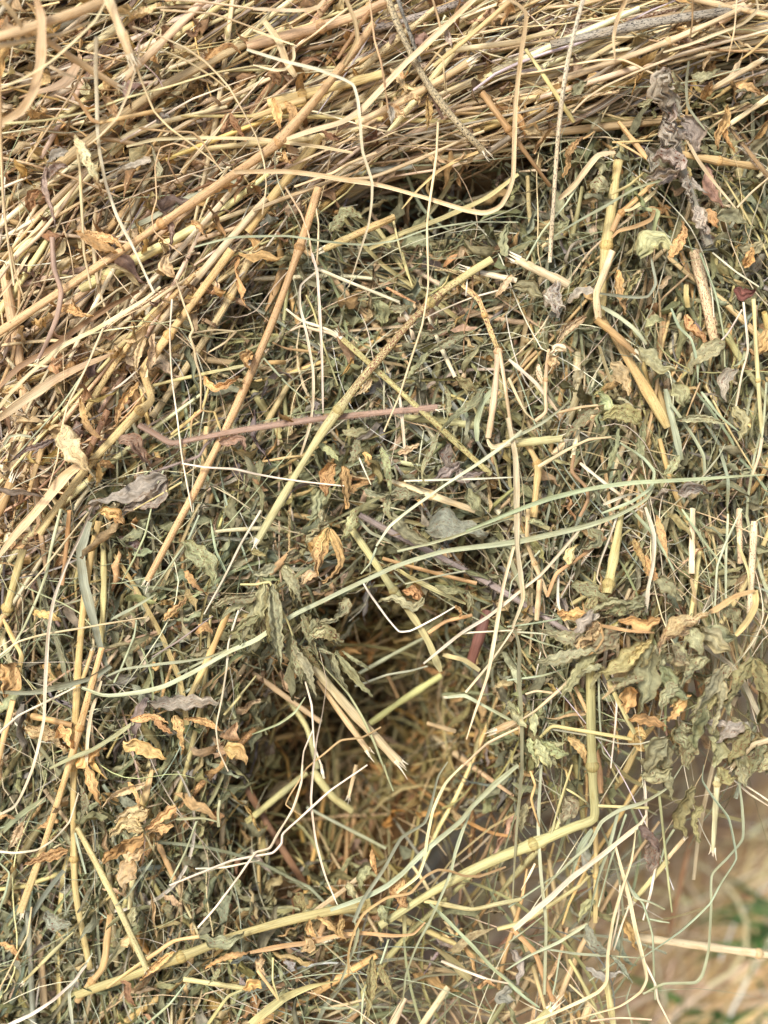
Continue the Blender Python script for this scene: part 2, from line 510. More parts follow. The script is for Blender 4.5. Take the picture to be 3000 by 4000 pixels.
D = 1.0
mass("thick_straw", "thick tan straw stalks packed in parallel in the weathered upper layer", "straw", int(3500 * D), M_STEM, 6,
     (70, 190), (1.5, 3.6), ['ta', 'pa', 'go', 'br', 'gy', 'cr'], [3.2, 5, 1.4, 0.5, 0.5, 2.5], R_top, (2, 24, 0.8), 0.10, 0.02, m=9, stiff=0.9, dive=4, flat=0.8)
mass("fine_straw", "fine pale straws tangled over the weathered upper layer", "straw", int(4000 * D), M_STEM, 5,
     (35, 140), (0.5, 1.4), ['pa', 'ta', 'go', 'wh', 'br', 'gy'], [5, 3, 1.2, 1.8, 0.5, 0.8], R_top, (0, 20, 0.9), 0.35, 0.10, m=11, stiff=0.7, dive=4, flat=0.6, wide=0.16)
mass("yellow_stems", "yellow alfalfa stems scattered through the greener hay", "stems", int(2300 * D), M_STEM, 6,
     (40, 120), (1.4, 3.2), ['yg', 'go', 'pa', 'ol', 'or'], [3, 3, 2, 1.2, 1.2], R_low_s, (3, 30, 0.7), 0.18, 0.05, m=9, stiff=0.7, kink=0.25, dive=5, thin=0.14, steep=17)
mass("fine_hay", "fine grey-green and straw-coloured grass tangled through the hay", "hay", int(8000 * D), M_BLADE, 3,
     (70, 170), (0.6, 1.8), ['gg', 'lg', 'pa', 'wh', 'bg', 'yg', 'ta', 'ol'], [3.2, 3.2, 1.5, 0.6, 0.8, 1.5, 1.1, 2.2], R_low, (1, 32, 0.75), 0.7, 0.2, m=16, stiff=0.6, kink=0.5, dive=5, thin=0.19, steep=17, tone=0.82)
mass("deep_brown_straw", "brown old straw packed deep inside the hay", "straw", int(7000 * D), M_STEM, 5,
     (30, 90), (0.9, 2.4), ['br', 'ol', 'ta', 'gr', 'or'], [3, 2, 2, 2, 1], lambda a, b: 0.9 + 0 * a, (20, 36, 1.0), 0.3, 0.1, m=7, stiff=0.4, thin=0.04, tone=0.85)

# ------------------------------------------------------------------ leaves
def leaf_grid(C, axis, side, nrm, L, W, na, nb, shape=0.6, curl=1.0, fold=0.4, crumple=0.12, serr=0.08):
    """C (N,3) base points; axis/side/nrm (N,3); returns grids (N,na,nb,3) and grain"""
    N = len(C)
    s = np.linspace(0, 1, na)[None, :, None]; t = np.linspace(-1, 1, nb)[None, None, :]
    prof = np.clip(np.sin(math.pi * np.clip(s, 0, 1) ** shape), 0.03, 1)
    ser = 1 + serr * np.sin(s * 40 + rng.uniform(0, 6, (N, 1, 1))) * sstep(0.4, 0.9, s) * np.abs(t)
    wid = W[:, None, None] * 0.5 * prof * ser
    r = lambda sc=1.0: rng.normal(0, sc, (N, 1, 1))
    ca = curl * r() ; cb = curl * r(0.8)
    a = ca * s + cb * s * s
    da = np.broadcast_to(a, (N, na, 1))
    ds = L[:, None, None] / (na - 1)
    x = np.cumsum(np.cos(da) * ds, 1) - np.cos(da[:, :1]) * ds
    z = np.cumsum(np.sin(da) * ds, 1) - np.sin(da[:, :1]) * ds
    fo = fold * (0.4 + np.abs(r())) * np.sign(r())
    roll = fo * (1 + 0.8 * r() * (s - 0.4))
    yy = wid * np.sin(t * np.abs(roll) + 1e-6) / np.maximum(np.abs(roll), 0.15) * np.where(np.abs(roll) < 0.15, 1, 1)
    zz = wid * (1 - np.cos(t * roll)) / np.maximum(np.abs(roll), 0.15) * np.sign(roll)
    ph = rng.uniform(0, 6.28, (6, N, 1, 1)); fr = rng.uniform(0.7, 1.4, (4, N, 1, 1))
    cr = crumple * W[:, None, None] * (np.sin(s * 9 * fr[0] + ph[0] + t * 2.2) * np.abs(t) * 0.9 + np.sin(s * 17 * fr[1] + ph[1] - t * 3.1) * 0.45
                                      + np.sin(t * 5 * fr[2] + ph[2] + s * 4) * 0.4 + 0.3 * rng.normal(size=(N, na, nb)))
    cy = crumple * W[:, None, None] * (np.sin(s * 11 * fr[3] + ph[3]) * 0.8 + 0.35 * np.sin(s * 23 + ph[4]) * t)
    zt = z + zz + cr
    tw = r(0.8) * s
    yr = (yy + cy) * np.cos(tw) - zt * np.sin(tw) * 0.4
    V = (C[:, None, None, :] + axis[:, None, None, :] * np.broadcast_to(x, yr.shape)[..., None]
         + side[:, None, None, :] * yr[..., None] + nrm[:, None, None, :] * zt[..., None])
    G = np.zeros_like(V)
    p = rng.uniform(0, 900, (N, 1, 1))
    G[..., 0] = t * W[:, None, None] * 0.5 + p; G[..., 1] = s * L[:, None, None] + p; G[..., 2] = p
    return V, G

def leaf_mass(name, label, n, colours, probs, region, levels, Lr, Wr, na=8, nb=5, crumple=0.13, curl=1.1, fold=0.9, shape=0.75, thin=0.13, clump=0.5, gscale=1.0):
    px, py = scatter(n)
    k = int(n * clump)                                           # part of them come as small clumps
    seeds = rng.integers(0, max(1, n // 9), k)
    sx, sy = scatter(max(1, n // 9))
    px[:k] = sx[seeds] + rng.normal(0, 45, k); py[:k] = sy[seeds] + rng.normal(0, 45, k)
    sh = rng.permutation(n); px, py = px[sh], py[sh]
    keep = (rng.random(n) < region(px, py)) & present(px, py, thin=thin)
    px, py = px[keep], py[keep]; N = len(px)
    lev = -levels[0] - (levels[1] - levels[0]) * rng.random(N) ** levels[2]
    C = np.stack([(px - 1500) / 10, (2000 - py) / 10, relief(px, py) + lev], -1)
    az = np.radians(flow(px, py, 0)) + rng.normal(0, 0.9, N) + math.pi * (rng.random(N) < 0.65)
    pit = rng.normal(0, 0.55, N)
    A = np.stack([np.cos(az) * np.cos(pit), np.sin(az) * np.cos(pit), np.sin(pit)], -1)
    ref = norm(np.stack([rng.normal(0, 0.65, N), rng.normal(0, 0.65, N), np.ones(N)], -1))
    S = norm(np.cross(ref, A)); Nn = np.cross(A, S)
    V, G = leaf_grid(C, A, S, Nn, rng.uniform(*Lr, N), rng.uniform(*Wr, N), na, nb, shape, curl, fold, crumple)
    c = pick(colours, probs, N) * np.ones((N, na, 3))
    hb = sstep(15, 60, hollow(px, py))[:, None, None]
    c = c * (1 - hb) + hb * c * np.array([1.1, 0.92, 0.70])
    c = jit(c, N, na, 0.2, 0.07) * gscale
    g = Geo(); g.sheets(V, np.repeat(c[:, :, None, :], nb, 2), G, (rng.random(N) < 0.3) * 0.35)
    tag(g.build(name, M_LEAF, origin=ORG), label, 'leaves', kind='stuff')

leaf_mass("alfalfa_leaves", "crumpled dull green alfalfa leaves mixed through the hay", int(12500 * D), ['gr', 'lg', 'ol', 'gy', 'bg', 'ta', 'or'], [6.5, 2.6, 1.6, 1.2, 1.0, 0.9, 0.7],
          R_low, (-2, 22, 0.9), (8, 25), (2.4, 6.2), crumple=0.2, fold=1.6, gscale=0.92, clump=0.75)
leaf_mass("tan_leaf_curls", "tan curled leaf scraps caught between the upper straws", int(11500 * D), ['or', 'ta', 'br', 'pa', 'pk'], [4, 4, 1.6, 1.2, 0.8],
          lambda a, b: roof(a, b) * np.interp(a, [0, 1300, 3000], [1, 0.7, 0.45]) + 0.07, (-2, 20, 0.8), (7, 21), (2.4, 6.8), crumple=0.2, curl=1.9, fold=1.4, shape=0.9)

leaf_mass("leaf_crumbs", "crumbled scraps of dull green leaf matted between the stems", int(6000 * D), ['gr', 'lg', 'ol', 'gy', 'ta', 'or', 'br'], [4.5, 2.5, 2.2, 1.0, 1.6, 0.9, 0.8],
          R_low, (6, 28, 0.8), (2.5, 9), (1.2, 4), na=6, nb=4, crumple=0.28, curl=1.8, fold=1.6, shape=0.9, thin=0.12, clump=0.8, gscale=0.84)
mass("chaff", "broken bits of straw and chaff caught in the pile", "chaff", int(2500 * D), M_STEM, 5,
     (3, 16), (0.3, 1.2), ['ta', 'pa', 'br', 'yg', 'ol', 'or'], [3, 3, 1.2, 1.2, 1.2, 1], lambda a, b: 0.9 + 0 * a, (4, 24, 0.8), 0.3, 0.1, m=4, stiff=0.3, spr=2.5, wide=0.4, thin=0.12, dive=2, flat=0.6)
mass("loose_threads", "hair-fine pale grass threads looping over the hay", "threads", int(800 * D), M_STEM, 5,
     (50, 150), (0.25, 0.6), ['gg', 'wh', 'pa', 'lg', 'cr'], [3, 3, 2, 1.4, 1], lambda a, b: 0.35 + 0.65 * (1 - roof(a, b)), (-5, 6, 1.0), 0.8, 0.30, m=17, stiff=0.75, kink=0.7, dive=6, spr=1.6, wide=0.3, thin=0.6, flat=0.7, steep=24)
# ------------------------------------------------------------------ the stalks, blades and leaves one can tell apart
# tile kind width colour/options height points | label     (positions as seen on the photo, h = mm above the face)
# K stalk  S thin straw  B grass blade  L leaf  G sprig: the L lines that start with > are its leaves
TRACES = """
F K 17 go/n.42,n.7,sp.3 18 -30,735 0,715 85,668 250,548 420,432 590,325 612,308 700,222 770,120 808,50 | longest thick golden stalk, bent once, from the left edge to the top centre
F K 17 go/n.15,f1,sp.35 17 688,405 665,480 640,580 590,720 520,900 440,1080 318,1255 | straight golden stalk with frayed lower end, passing under the pink hairy twig
F K 17 yg/n.2,n.58,sp.85,f1 22 1062,560 1015,590 950,618 905,655 860,710 800,800 760,855 690,920 650,1000 600,1100 555,1170 | bowed yellow-green stalk freckled with rust-brown spots, upper one of the crossing pair
F K 13 yg/sp.5,f0 18 735,728 800,790 900,872 980,950 1060,1025 | spotted yellow stalk crossing beneath the bowed rust-freckled stalk, split at its top
F S 7 wh 18.5 740,732 715,715 690,705 650,692 618,668 | upper pale splinter of the split yellow stalk end
F S 7 wh 18.3 740,734 715,720 680,712 650,705 628,715 | lower white splinter of the split yellow stalk end
F K 14 pk/hair,f1 19 300,918 335,940 370,957 420,950 470,942 530,925 600,912 680,901 760,896 850,890 945,880 | pinkish hairy twig lying level across the middle, fuzzy all along
F K 5 pu/hair 18 470,942 445,960 430,985 400,1000 350,1012 325,1022 | thin purple-grey side shoot curving down from the pink hairy twig
F B 10 gg 24 177,1486 225,1503 300,1497 350,1485 420,1452 500,1405 553,1383 640,1325 700,1297 850,1225 960,1190 1060,1178 1150,1163 1250,1140 1340,1110 1395,1078 1412,1050 | longest pale green grass blade, sweeping in a wide arc across the middle
F K 19 yg/n.36,n.97 16 165,2150 185,2138 300,2118 400,2075 470,2030 540,2000 620,1975 700,1970 760,1962 800,1950 | long yellow stalk sweeping up from the bottom left corner area
F K 20 yg/n.42,n.70 21 820,2000 900,1938 990,1875 1060,1845 1150,1828 1240,1795 1283,1768 1284,1700 1277,1600 1274,1520 1270,1440 1276,1380 | bent yellow stalk that turns sharply upward at the lower right
10 K 44 ta/sd.64,f1 20 850,-20 885,70 920,220 1000,370 1060,470 1130,600 1210,720 1320,830 1400,910 1480,985 | dark weathered split stalk with black flecks, hanging down from the top edge
10 K 24 gy/sd.66 20.5 915,-20 955,120 1000,260 1065,400 | pale torn strip beside the dark weathered split stalk
10 K 22 bk/sp.3 19.5 1060,450 1110,560 1170,680 1210,770 | dark splinter hanging off the middle of the black-flecked stalk
00 K 52 pa/f1 24 690,-40 720,20 770,190 850,370 | short thick broken straw poking down from the top edge at upper left
00 K 55 ta 22 -60,250 0,235 180,195 480,115 640,40 700,0 | thick blurred tan straw lying level at the top left corner
00 K 36 ta/f1 20 150,150 220,200 330,290 520,430 640,490 765,560 | greyish straw slanting down right from the top left corner, torn at its end
00 B 55 pa 26 225,-40 275,120 272,380 215,600 130,720 -40,820 | broad curved tan leaf blade at the upper left edge
00 B 14 pa 28 700,-20 620,130 480,270 330,400 150,510 -40,590
00 S 25 wh 24 625,240 620,480 628,640 632,800 645,980 685,1190 760,1400 860,1600 905,1700 1000,1900 | long pale straw leaning steeply, from the upper left down past the pale torn leaf
00 K 46 pa/f1 18 1330,-10 1180,150 1060,270 930,390 800,510 | thick pale straw with a chewed white end, pointing down left near the top
00 K 60 ta 8 1720,230 1500,310 1300,400 1050,540 900,650 780,740 500,960 330,1110 | wide tan straw half buried under the thin crossing straws at upper left
00 S 15 pa 22 -30,805 300,780 540,730 800,640 1100,560 1400,470 1659,425 1760,430 | thin pale straw running almost level across the upper left
00 S 12 pa 23 860,175 1000,220 1200,310 1330,400 1480,560 1580,730 1659,880 1710,1050 1725,1200 1700,1390 | thin straw arching over like a bow at the upper left
00 S 13 pa 24 820,200 850,330 920,530 1000,720 1100,830 1250,940 1400,1060 1440,1110
00 B 13 pa 26 870,190 900,260 900,330 870,460 830,600 760,760 650,880 520,980 420,1050 290,1055 | thin pale straw bending round in a hook over the grey woolly clump
00 K 20 or 23 475,605 540,700 600,780 640,795 | short orange stem meeting a woolly joint
00 K 24 go/f1 23 640,795 850,745 1050,712 | short golden stem with a square cut end, level beside the woolly joint
00 S 12 pa 18 1040,320 1200,390 1380,500 1480,580
00 S 13 pa 19 1040,65 1380,90 1700,200
00 S 16 pa 20 1030,-5 1300,10 1700,65
00 S 14 ta 15 560,400 470,600 300,850 180,1030
00 S 26 pa/f0 17 590,1090 480,1220 380,1370 250,1530 100,1670 -60,1880
00 S 20 pa 18 500,960 520,1130 530,1350 545,1640 570,1760 590,1870
00 S 10 ta 22 1230,960 1130,930 1040,960 1005,1080 1010,1180 1015,1290 985,1400 1000,1500 1080,1570 1180,1650 | fine tan tendril wandering down in an S below the hooked straw
00 S 11 br 21 1110,950 1090,1050 1150,1170 1245,1245
00 S 14 ta 20 900,830 1080,850 1250,860 1320,930 1400,1060
00 S 14 wh 15 780,920 1000,790 1250,640 1659,490
00 B 20 pa 19 820,950 1000,905 1250,893 1659,900 1860,925 2060,950 2285,992 | flat pale straw ending in a clean cut left of the long hanging strand
00 B 32 gg 6 1640,1130 1450,1210 1200,1290 950,1430 830,1480
00 B 60 ta 10 500,420 420,540 300,590 120,640
00 S 20 wh 12 -30,1240 100,1180 200,1140
00 S 18 pa 30 -5,500 5,900 20,1300 65,1659 90,1850
00 B 20 pa 16 320,430 420,480 490,500
00 B 26 ta 24 0,0 60,60 150,190 180,260
00 S 26 pa 21 -20,300 100,280 250,240 400,220 580,140
00 S 20 ta 16 1480,740 1420,840 1300,980 1180,1100
01 K 44 ta/n.25,sp.3 7 1640,-20 1560,200 1430,400 1300,620 1150,830 985,1045 | dim tan stalk slanting down left behind the root-like kinked straw
01 K 52 go/n.30,n.55,sp.3 10 1500,-40 1380,130 1270,290 1150,440 1000,600 930,740 940,800 980,935 900,1010 800,1090 600,1300 480,1430 350,1640 250,1800 | zigzag golden stalk folded sharply once, left of the hanging pale strand
01 K 34 go/n.6,sp.5 9 1260,120 1000,340 860,520 780,620 700,740 620,880 550,1020 | narrow golden stalk running beside the zigzag stalk
01 S 32 pk/f1 24 340,-120 350,80 395,230 370,400 310,550 245,672 | curved pinkish straw pointing down over the longest golden stalk
01 B 28 pa 18 1040,200 930,290 800,370 600,490 400,590 200,760 60,900 -40,1030 | flat pale blade slanting down to the left edge under the pinkish straw
01 B 32 br 15 900,225 700,330 500,470 300,620 130,720 -20,870 | flat brown blade slanting down to the left edge above the pale one
01 B 52 ta 14 740,635 550,710 350,810 180,920 -20,1060 | wide greyish blade tapering to a point at the left
01 S 15 pa 20 670,470 570,700 500,840 440,960 400,1120 370,1320 315,1500 | thin pale straw dropping past the pale crumpled leaf at left
01 S 12 wh 23 1115,280 1100,500 1115,800 1150,1060 1180,1300 1245,1659 | thin white straw hanging almost plumb across the twig's left part
01 B 20 pa 16 190,-20 100,130 -20,290
01 S 12 gg 17 530,780 400,960 280,1100 100,1300
01 S 14 ta 19 70,-60 100,110 160,290
01 K 22 yg 14 970,845 1100,800 1300,745 1600,708
01 S 17 pa 20 1140,150 1190,310 1250,480 1230,520 1260,600 1270,680 1300,780 1300,1000 | kinked root-like pale straw hanging left of the straight golden stalk
01 S 22 go/n.5 18 1110,1160 1220,1070 1310,985 1355,840 | forked orange stem standing just above the twig's left part
01 S 16 go 19 1390,1010 1430,1130
01 S 14 go 18.5 1310,1000 1390,1010
01 S 14 go 18 1310,1000 1245,1060 1235,1180
01 K 32 go 13 1340,1105 1330,1300 1320,1440 1300,1500 | short golden stem standing upright beneath the hairy twig
01 S 16 ta 14 1530,490 1400,478 1250,500
01 S 16 ta 14.5 1530,490 1460,560 1350,625
01 S 12 yg 19 1180,1465 1050,1540 865,1645
01 S 12 gg 19 1060,1390 1000,1520 975,1670
01 K 34 go 12 270,1250 220,1400 180,1550
01 K 56 or/f0 16 80,1450 20,1600 -40,1720
01 B 56 pa 17 560,1320 430,1420 300,1580 200,1700 90,1820 -20,1960 | pale papery husk slanting down to the left edge below the crumpled leaf
01 S 15 wh 22 1180,1345 1330,1370 1520,1380 1659,1413 1800,1440 1950,1460 2230,1492 | thin white straw lying level just under the pink hairy twig
01 B 16 gg 20 20,1230 60,1170 130,1160 200,1170
01 K 40 br/sp.5 8 700,1000 640,1120 560,1300
10 K 60 ta/n.5 12 -60,300 0,280 200,230 400,180 640,130 760,60 860,10
10 K 54 go/n.3 12 80,670 200,650 400,590 600,540 830,475
10 K 60 go/sp.2 7 -60,1500 0,1430 60,1330 180,1180 320,1000 420,880 | broad golden straw lying just right of and below the longest stalk's bend
10 K 66 yg -12 700,930 820,1050 960,1110 1130,1150 | dull yellow stalk sunk in the dark gap under the straw layer
10 K 46 ta/f0 17 1385,400 1300,450 1180,540 1000,640 850,720 650,800 | tan straw with a white cut tip right of the dark flecked stalk
10 B 36 pa 24 1430,-20 1250,150 1060,330 970,410 850,540 690,710 560,790 400,840 200,905 | flat pale straw sweeping down from the top to meet the longest golden stalk
10 K 30 go/f1 20 1740,-80 1620,30 1540,120 1380,240 1260,330 1150,430 | golden straw ending near the black-flecked stalk
10 S 13 pa 20 1060,350 1200,300 1400,220 1700,165
10 B 18 wh 27 -60,320 200,400 400,450 560,510 630,550 660,650 675,800 690,980 750,1180 750,1300 730,1450 660,1670 600,1860 | thin white strand dropping down the middle from the straw into the green hay
10 B 27 pa 26 -140,1115 0,1110 200,1110 500,1150 800,1200 1100,1280 1350,1360 1480,1380 1580,1340 1640,1240 1665,1150 1670,980 1680,700 1715,350 1750,90 1700,30 1600,-20 | pale flat strand looping from the centre up the right in one big U
10 S 15 pa 28 1180,790 1170,1000 1130,1280 1110,1450 1115,1859 1080,2100 1000,2340 930,2560 830,2798 | long thin pale straw hanging down below the tip of the dark stalk
10 B 22 ta 24 575,-20 640,130 655,250 570,420
10 S 14 ta 25 735,-20 770,260 810,400 840,600 858,710
10 K 26 br/sp.4 19 870,10 740,70 660,170 580,280 530,380
10 B 40 pa 19 55,140 150,270 200,400 260,495
10 B 24 pa 21 -20,60 300,70 400,50 455,-20
10 B 18 pa 21 -20,195 120,250 265,298
10 B 18 pa 23 240,300 245,380 190,450 120,455 -20,420
10 S 14 pa 22 585,60 480,140 380,220 265,300
10 S 26 ta 10 -20,1365 250,1260 500,1170 750,1150 1050,1035 1350,900 1480,850 | long tan straw spanning above the dark gap
10 S 20 pa 13 780,990 600,1060 500,1120 250,1210
10 K 46 go/f1,sp.4 17 900,1405 870,1420 650,1510 440,1615 | golden stalk ending in a brown knob, level below the dark gap
10 B 30 yg 14 735,1615 950,1510 1200,1420 1500,1280 1700,1130
10 B 18 go 17 1440,985 1300,1040 1180,1110 1050,1230 945,1355
10 S 13 pa 19 385,1330 405,1450 395,1700 385,1780 
10 S 13 pa 18 190,1210 290,1380 340,1520 370,1700 
10 B 13 gg 22 -400,1600 -150,1540 200,1530 450,1565 700,1587 900,1560 1100,1490 1400,1440 1700,1440 | fine grey-green strand arching level across the upper middle
10 S 16 yg 14 880,1390 910,1520 950,1680 
10 K 46 gy/sd.55 10 1340,10 1200,70 1050,140 800,200 690,200
10 S 14 ta 20 1140,-20 1180,120 1210,250
10 S 13 ta 20 1050,350 1150,335 1210,380 1220,500 1225,590
10 K 38 or/n.4 20 1465,600 1550,720 1659,880 1760,1000 1900,1200 | orange leafy stem slanting down right beyond the dark stalk's tip
10 K 40 go/n.5 13 -20,760 150,700 320,640
10 S 20 pa 9 100,1130 400,1000 780,820 
10 S 20 ta 12 1300,720 1480,690 1659,640 
10 K 36 pa 12 1230,330 1500,300 1720,270
20 K 28 wh/sd.48 27 470,-40 400,200 340,400 300,600 285,850 285,1100 268,1300 245,1700 | white straw with black flecks hanging steeply at the upper right
20 K 26 yg 18 90,320 200,480 300,620 400,790 | greenish straw running down behind the white flecked one
20 B 26 ta 22 745,-20 680,130 660,250 670,380
20 K 56 gy/sd.55 12 1500,70 1380,78 1200,80 950,120 700,170 590,210 400,260 250,290 | long dark bark-like stalk with grey fibres near the top right edge
20 K 40 pa/n.4 16 1480,60 1250,190 1000,290 800,370 500,460 300,520 | thick pale straw running below the dark bark-like stalk
20 S 18 pa 18 1720,180 1500,240 1100,350 800,470 600,560 480,640 390,732
20 S 17 pa 20 925,482 720,390 560,390 380,420 200,460 60,480
20 K 34 pa/f0,f1 20 1615,392 1450,490 1290,580 | pale straw piece with cut ends beside the grey woolly twig
20 K 30 pa/f1 19 1740,570 1659,650 1550,720 1415,803
20 K 44 go/n.5 20 1060,990 1200,1020 1300,1040 1450,1070 1600,1080 | golden stalk lying level right of the grey woolly twig
20 K 34 go 18 690,790 760,900 850,1010 950,1110 | short golden stalk slanting down to the grey woolly twig's middle
20 S 15 go 19 650,922 800,915 910,912
20 S 16 go 19 680,920 790,980 890,1045
20 B 34 pa 21 670,990 560,1010 480,1100 400,1200 300,1290 | pale bent blade left of the grey woolly twig
20 B 15 gg 24 1145,395 1130,550 1140,690 1200,780 1310,910
20 B 20 pa 25 1110,860 1200,1030 1300,1170 1450,1350 
20 S 15 pa 24 1460,1345 1560,1240 1700,1120
20 B 18 gg 24 235,1558 420,1440 600,1340 800,1220 950,1175 1110,1165 | whitish blade slanting up right toward the grey woolly twig
20 S 14 gg 21 90,1690 200,1500 350,1320 460,1150
20 S 18 yg 21 640,1260 760,1200 870,1105
20 K 36 or/n.7 19 920,1180 780,1290 700,1390 650,1500 | orange stalk slanting into the upright yellow stalk
20 K 62 yg/n.55 12 690,1040 660,1300 620,1500 590,1700 565,1850 570,2050 | wide yellow stalk standing upright at the upper right
20 B 24 or 22 880,1350 918,1345 900,1420 800,1470 690,1500 650,1540
20 B 22 pa 20 935,1232 860,1300 770,1360 690,1372
20 B 26 lg 20 800,1350 945,1370 930,1440 922,1510
20 K 28 br/hair 20 1410,830 1520,950 1600,1060 1680,1170 | brown hairy stem running off the right edge
20 S 14 br 22 1170,-20 1168,150 1150,260
20 S 10 pa 25 1460,-20 1440,200 1395,400
20 B 18 pa 22 1580,-10 1590,60 1500,150 1300,230 1150,290 980,340
20 S 12 or 22 460,900 532,855
20 K 34 pa 11 1659,100 1400,30 1150,-10
20 S 20 go 17 1700,200 1560,330 1480,390
20 S 24 ta 8 600,-10 430,30 230,50
20 K 34 ta 7 -30,280 150,225 270,205
11 K 22 wh/f0 16 400,85 600,170 800,250 930,300 | pale twisted straw left of the freckled stalk's joint
11 K 28 wh 13 945,340 1000,440 1020,540
11 K 28 wh 12 1120,400 1160,540 1220,650 1290,785 | pale straw slanting down right of the freckled stalk
11 B 17 wh 20 360,-20 395,100 410,300 420,500 430,750 435,1018 | thin white straw hanging straight down left of the crossing pair
11 B 15 wh 19 385,105 290,190 285,320 330,520 370,750 370,950 350,1090 290,1290 | thin white straw with an angular kink at its top, left of the crossing pair
11 S 22 yg 10 945,-20 1015,195
11 S 13 yg 14 325,255 370,350 430,550 530,840
11 K 50 or 0 215,-40 130,200 55,430 | dim orange stalk deep behind the straight golden stalk
11 K 30 or/f1 12 60,692 190,690
11 B 30 go/n.5,sp.6 22 1335,190 1440,280 1510,460 1565,600 | rusty yellow stem leading down to a forked joint
11 K 40 pa/n.05 23 1570,600 1572,750 1555,900 1535,1050 1505,1180 | cream left leg of the forked stem
11 K 24 pa 22 1580,620 1610,800 1635,950 1650,1100 | cream right leg of the forked stem
11 B 36 cr 24 1500,1185 1530,1235 1640,1215 1700,1200 | cream strip folded at the foot of the forked stem
11 B 32 gg 21 1550,850 1470,950 1430,1080 1430,1200
11 B 18 gg 26 1720,1130 1640,1200 1450,1340 1200,1500 980,1659 870,1750 780,1880 | pale green straw slanting down left below the crossing pair
11 S 14 gg 25 780,1890 740,1990 680,2060
11 B 13 wh 24 960,1455 1300,1447 1700,1433
11 K 44 pa/n.5 15 880,1460 1100,1540 1420,1650
11 K 18 or/sp.6 25 845,205 900,235 960,265 1035,305
11 K 40 wh/f0 17 1370,90 1500,115 1690,160 | white broken stub beside the upper end of the freckled stalk
11 K 56 yg -2 -20,870 100,1050 250,1270 400,1560
11 S 13 wh 20 640,1240 700,1380 745,1482
11 K 44 yg 8 960,1045 1150,1065 1520,1110 
11 S 14 gg 15 50,660 200,830 340,950
11 S 20 or 8 430,630 200,600 110,560 
11 S 16 yg 18 1330,180 1400,110 
11 S 12 wh 19 1659,200 1400,270 1180,360 900,500 
11 S 14 gg 14 830,780 830,1000 860,1100
11 B 18 wh 16 930,900 950,1100 970,1330 
11 S 12 br 18 1405,90 1400,300 1350,480 1345,640
11 S 13 wh 20 1365,100 1360,260
11 S 18 go 10 0,1340 200,1305 380,1290
21 K 56 pa/f0 19 30,20 130,90 230,130 360,185 
21 K 50 cr 21 650,-30 600,130 545,250 560,400
21 K 70 go/sp.2 9 570,380 700,560 800,720 880,880 940,1000 1010,1110 | thick golden stalk curving down into the leaves right of centre
21 K 50 or/f1 17 545,410 640,460 720,530 795,630 | orange-edged stalk with a torn white end, on the thick curving golden stalk
21 B 18 bg 22 570,240 760,265 880,262 930,180 912,60 895,-30
21 K 74 pa/sp.5 7 1185,-30 1250,250 1320,560 | blurred pale stalk slanting down the upper right
21 K 48 yg 8 1370,480 1480,700 1590,850 1700,1010
21 S 16 gg 16 1220,-20 1320,250 1370,500 1380,720
21 K 26 yg/n.6 20 1565,280 1570,600 1590,900 1620,1150 | slim yellow stem standing near the right edge
21 S 22 pa 21 1620,1180 1600,1300 1560,1420
21 S 14 wh 20 1300,-20 1450,100 1600,200
21 S 13 wh 19 1490,350 1400,500 1340,565
21 S 20 pa 22 -20,790 50,950 90,1020 140,1062
21 S 20 ta 18 290,1017 450,980 595,965
21 S 22 pa 22 170,1365 350,1260 500,1190 642,1173 | pale straw slanting up left of the leafy middle right
21 B 34 cr 25 -30,1050 20,1300 30,1500 28,1659 30,1870 60,2100 70,2220 0,2410 | long cream strand hanging down right of the crossing pair
21 K 50 yg/f1 20 -60,1220 150,1195 330,1183 | short yellow stalk lying level at the foot of the forked stem
21 B 17 gg 25 10,1180 180,1090 300,1000 375,920 370,860
21 K 44 go/n.3 17 100,1220 170,1360 178,1500 140,1690 
21 K 24 br 20 400,1290 390,1400 480,1500 492,1580 440,1690
21 B 26 gg 27 -300,1780 0,1659 240,1570 500,1510 780,1468 1000,1460 1300,1440 1640,1418 | pale green blade crossing level at the right, above the longest arc
21 B 18 gg 22 700,1210 850,1310 920,1400 900,1500 780,1590 580,1670
21 B 22 gg 18 570,320 700,400 800,480 870,572
21 B 18 gg 22 1030,340 1080,460 1160,540 1200,700 1205,825
21 B 20 gg 19 1020,950 1080,1030 1180,1180 1240,1300 1250,1460
21 B 38 gg 17 990,860 1020,1000 1060,1150 1100,1320
21 B 17 gg 21 1225,880 1350,1040 1470,1140
21 S 14 ta 20 1220,820 1160,960 1130,1040
21 K 24 ta/n.4 20 240,605 215,700 200,800 208,900 218,1010 150,1070
21 K 30 cr 18 430,1130 400,1220 390,1310
21 B 22 wh 16 -20,670 150,820 330,1050 
21 B 20 wh 17 440,1340 600,1470 850,1659
21 S 14 gg 20 1180,1500 1340,1300 1380,1220
21 S 18 gg 18 1650,820 1640,950 1620,1180
21 K 34 yg 8 1130,190 1140,330 
21 B 16 wh 19 590,1610 740,1550 830,1540
21 B 20 gg 17 1350,1250 1400,1450 1390,1659
21 S 18 wh 18 1500,300 1530,600 1490,760 1450,980
02 B 20 wh 25 600,-40 520,150 430,340 350,560 310,800 295,1100 285,1350 215,1659 145,1830 95,1910 -20,1970 | long white blade falling in a slow curve down the left side
02 S 15 pa 22 -30,950 120,840 300,790 600,740 955,680 | thin pale straw lying level across the long white blade at left
02 B 56 bg 16 580,60 520,250 540,460 600,680 640,850 690,1000 | blue-grey twisted blade hanging at left, its upper stretch
02 B 46 bg 19 715,995 600,1070 400,1120 200,1170 -40,1160 | blue-grey blade lying level at left, the folded-back lower stretch
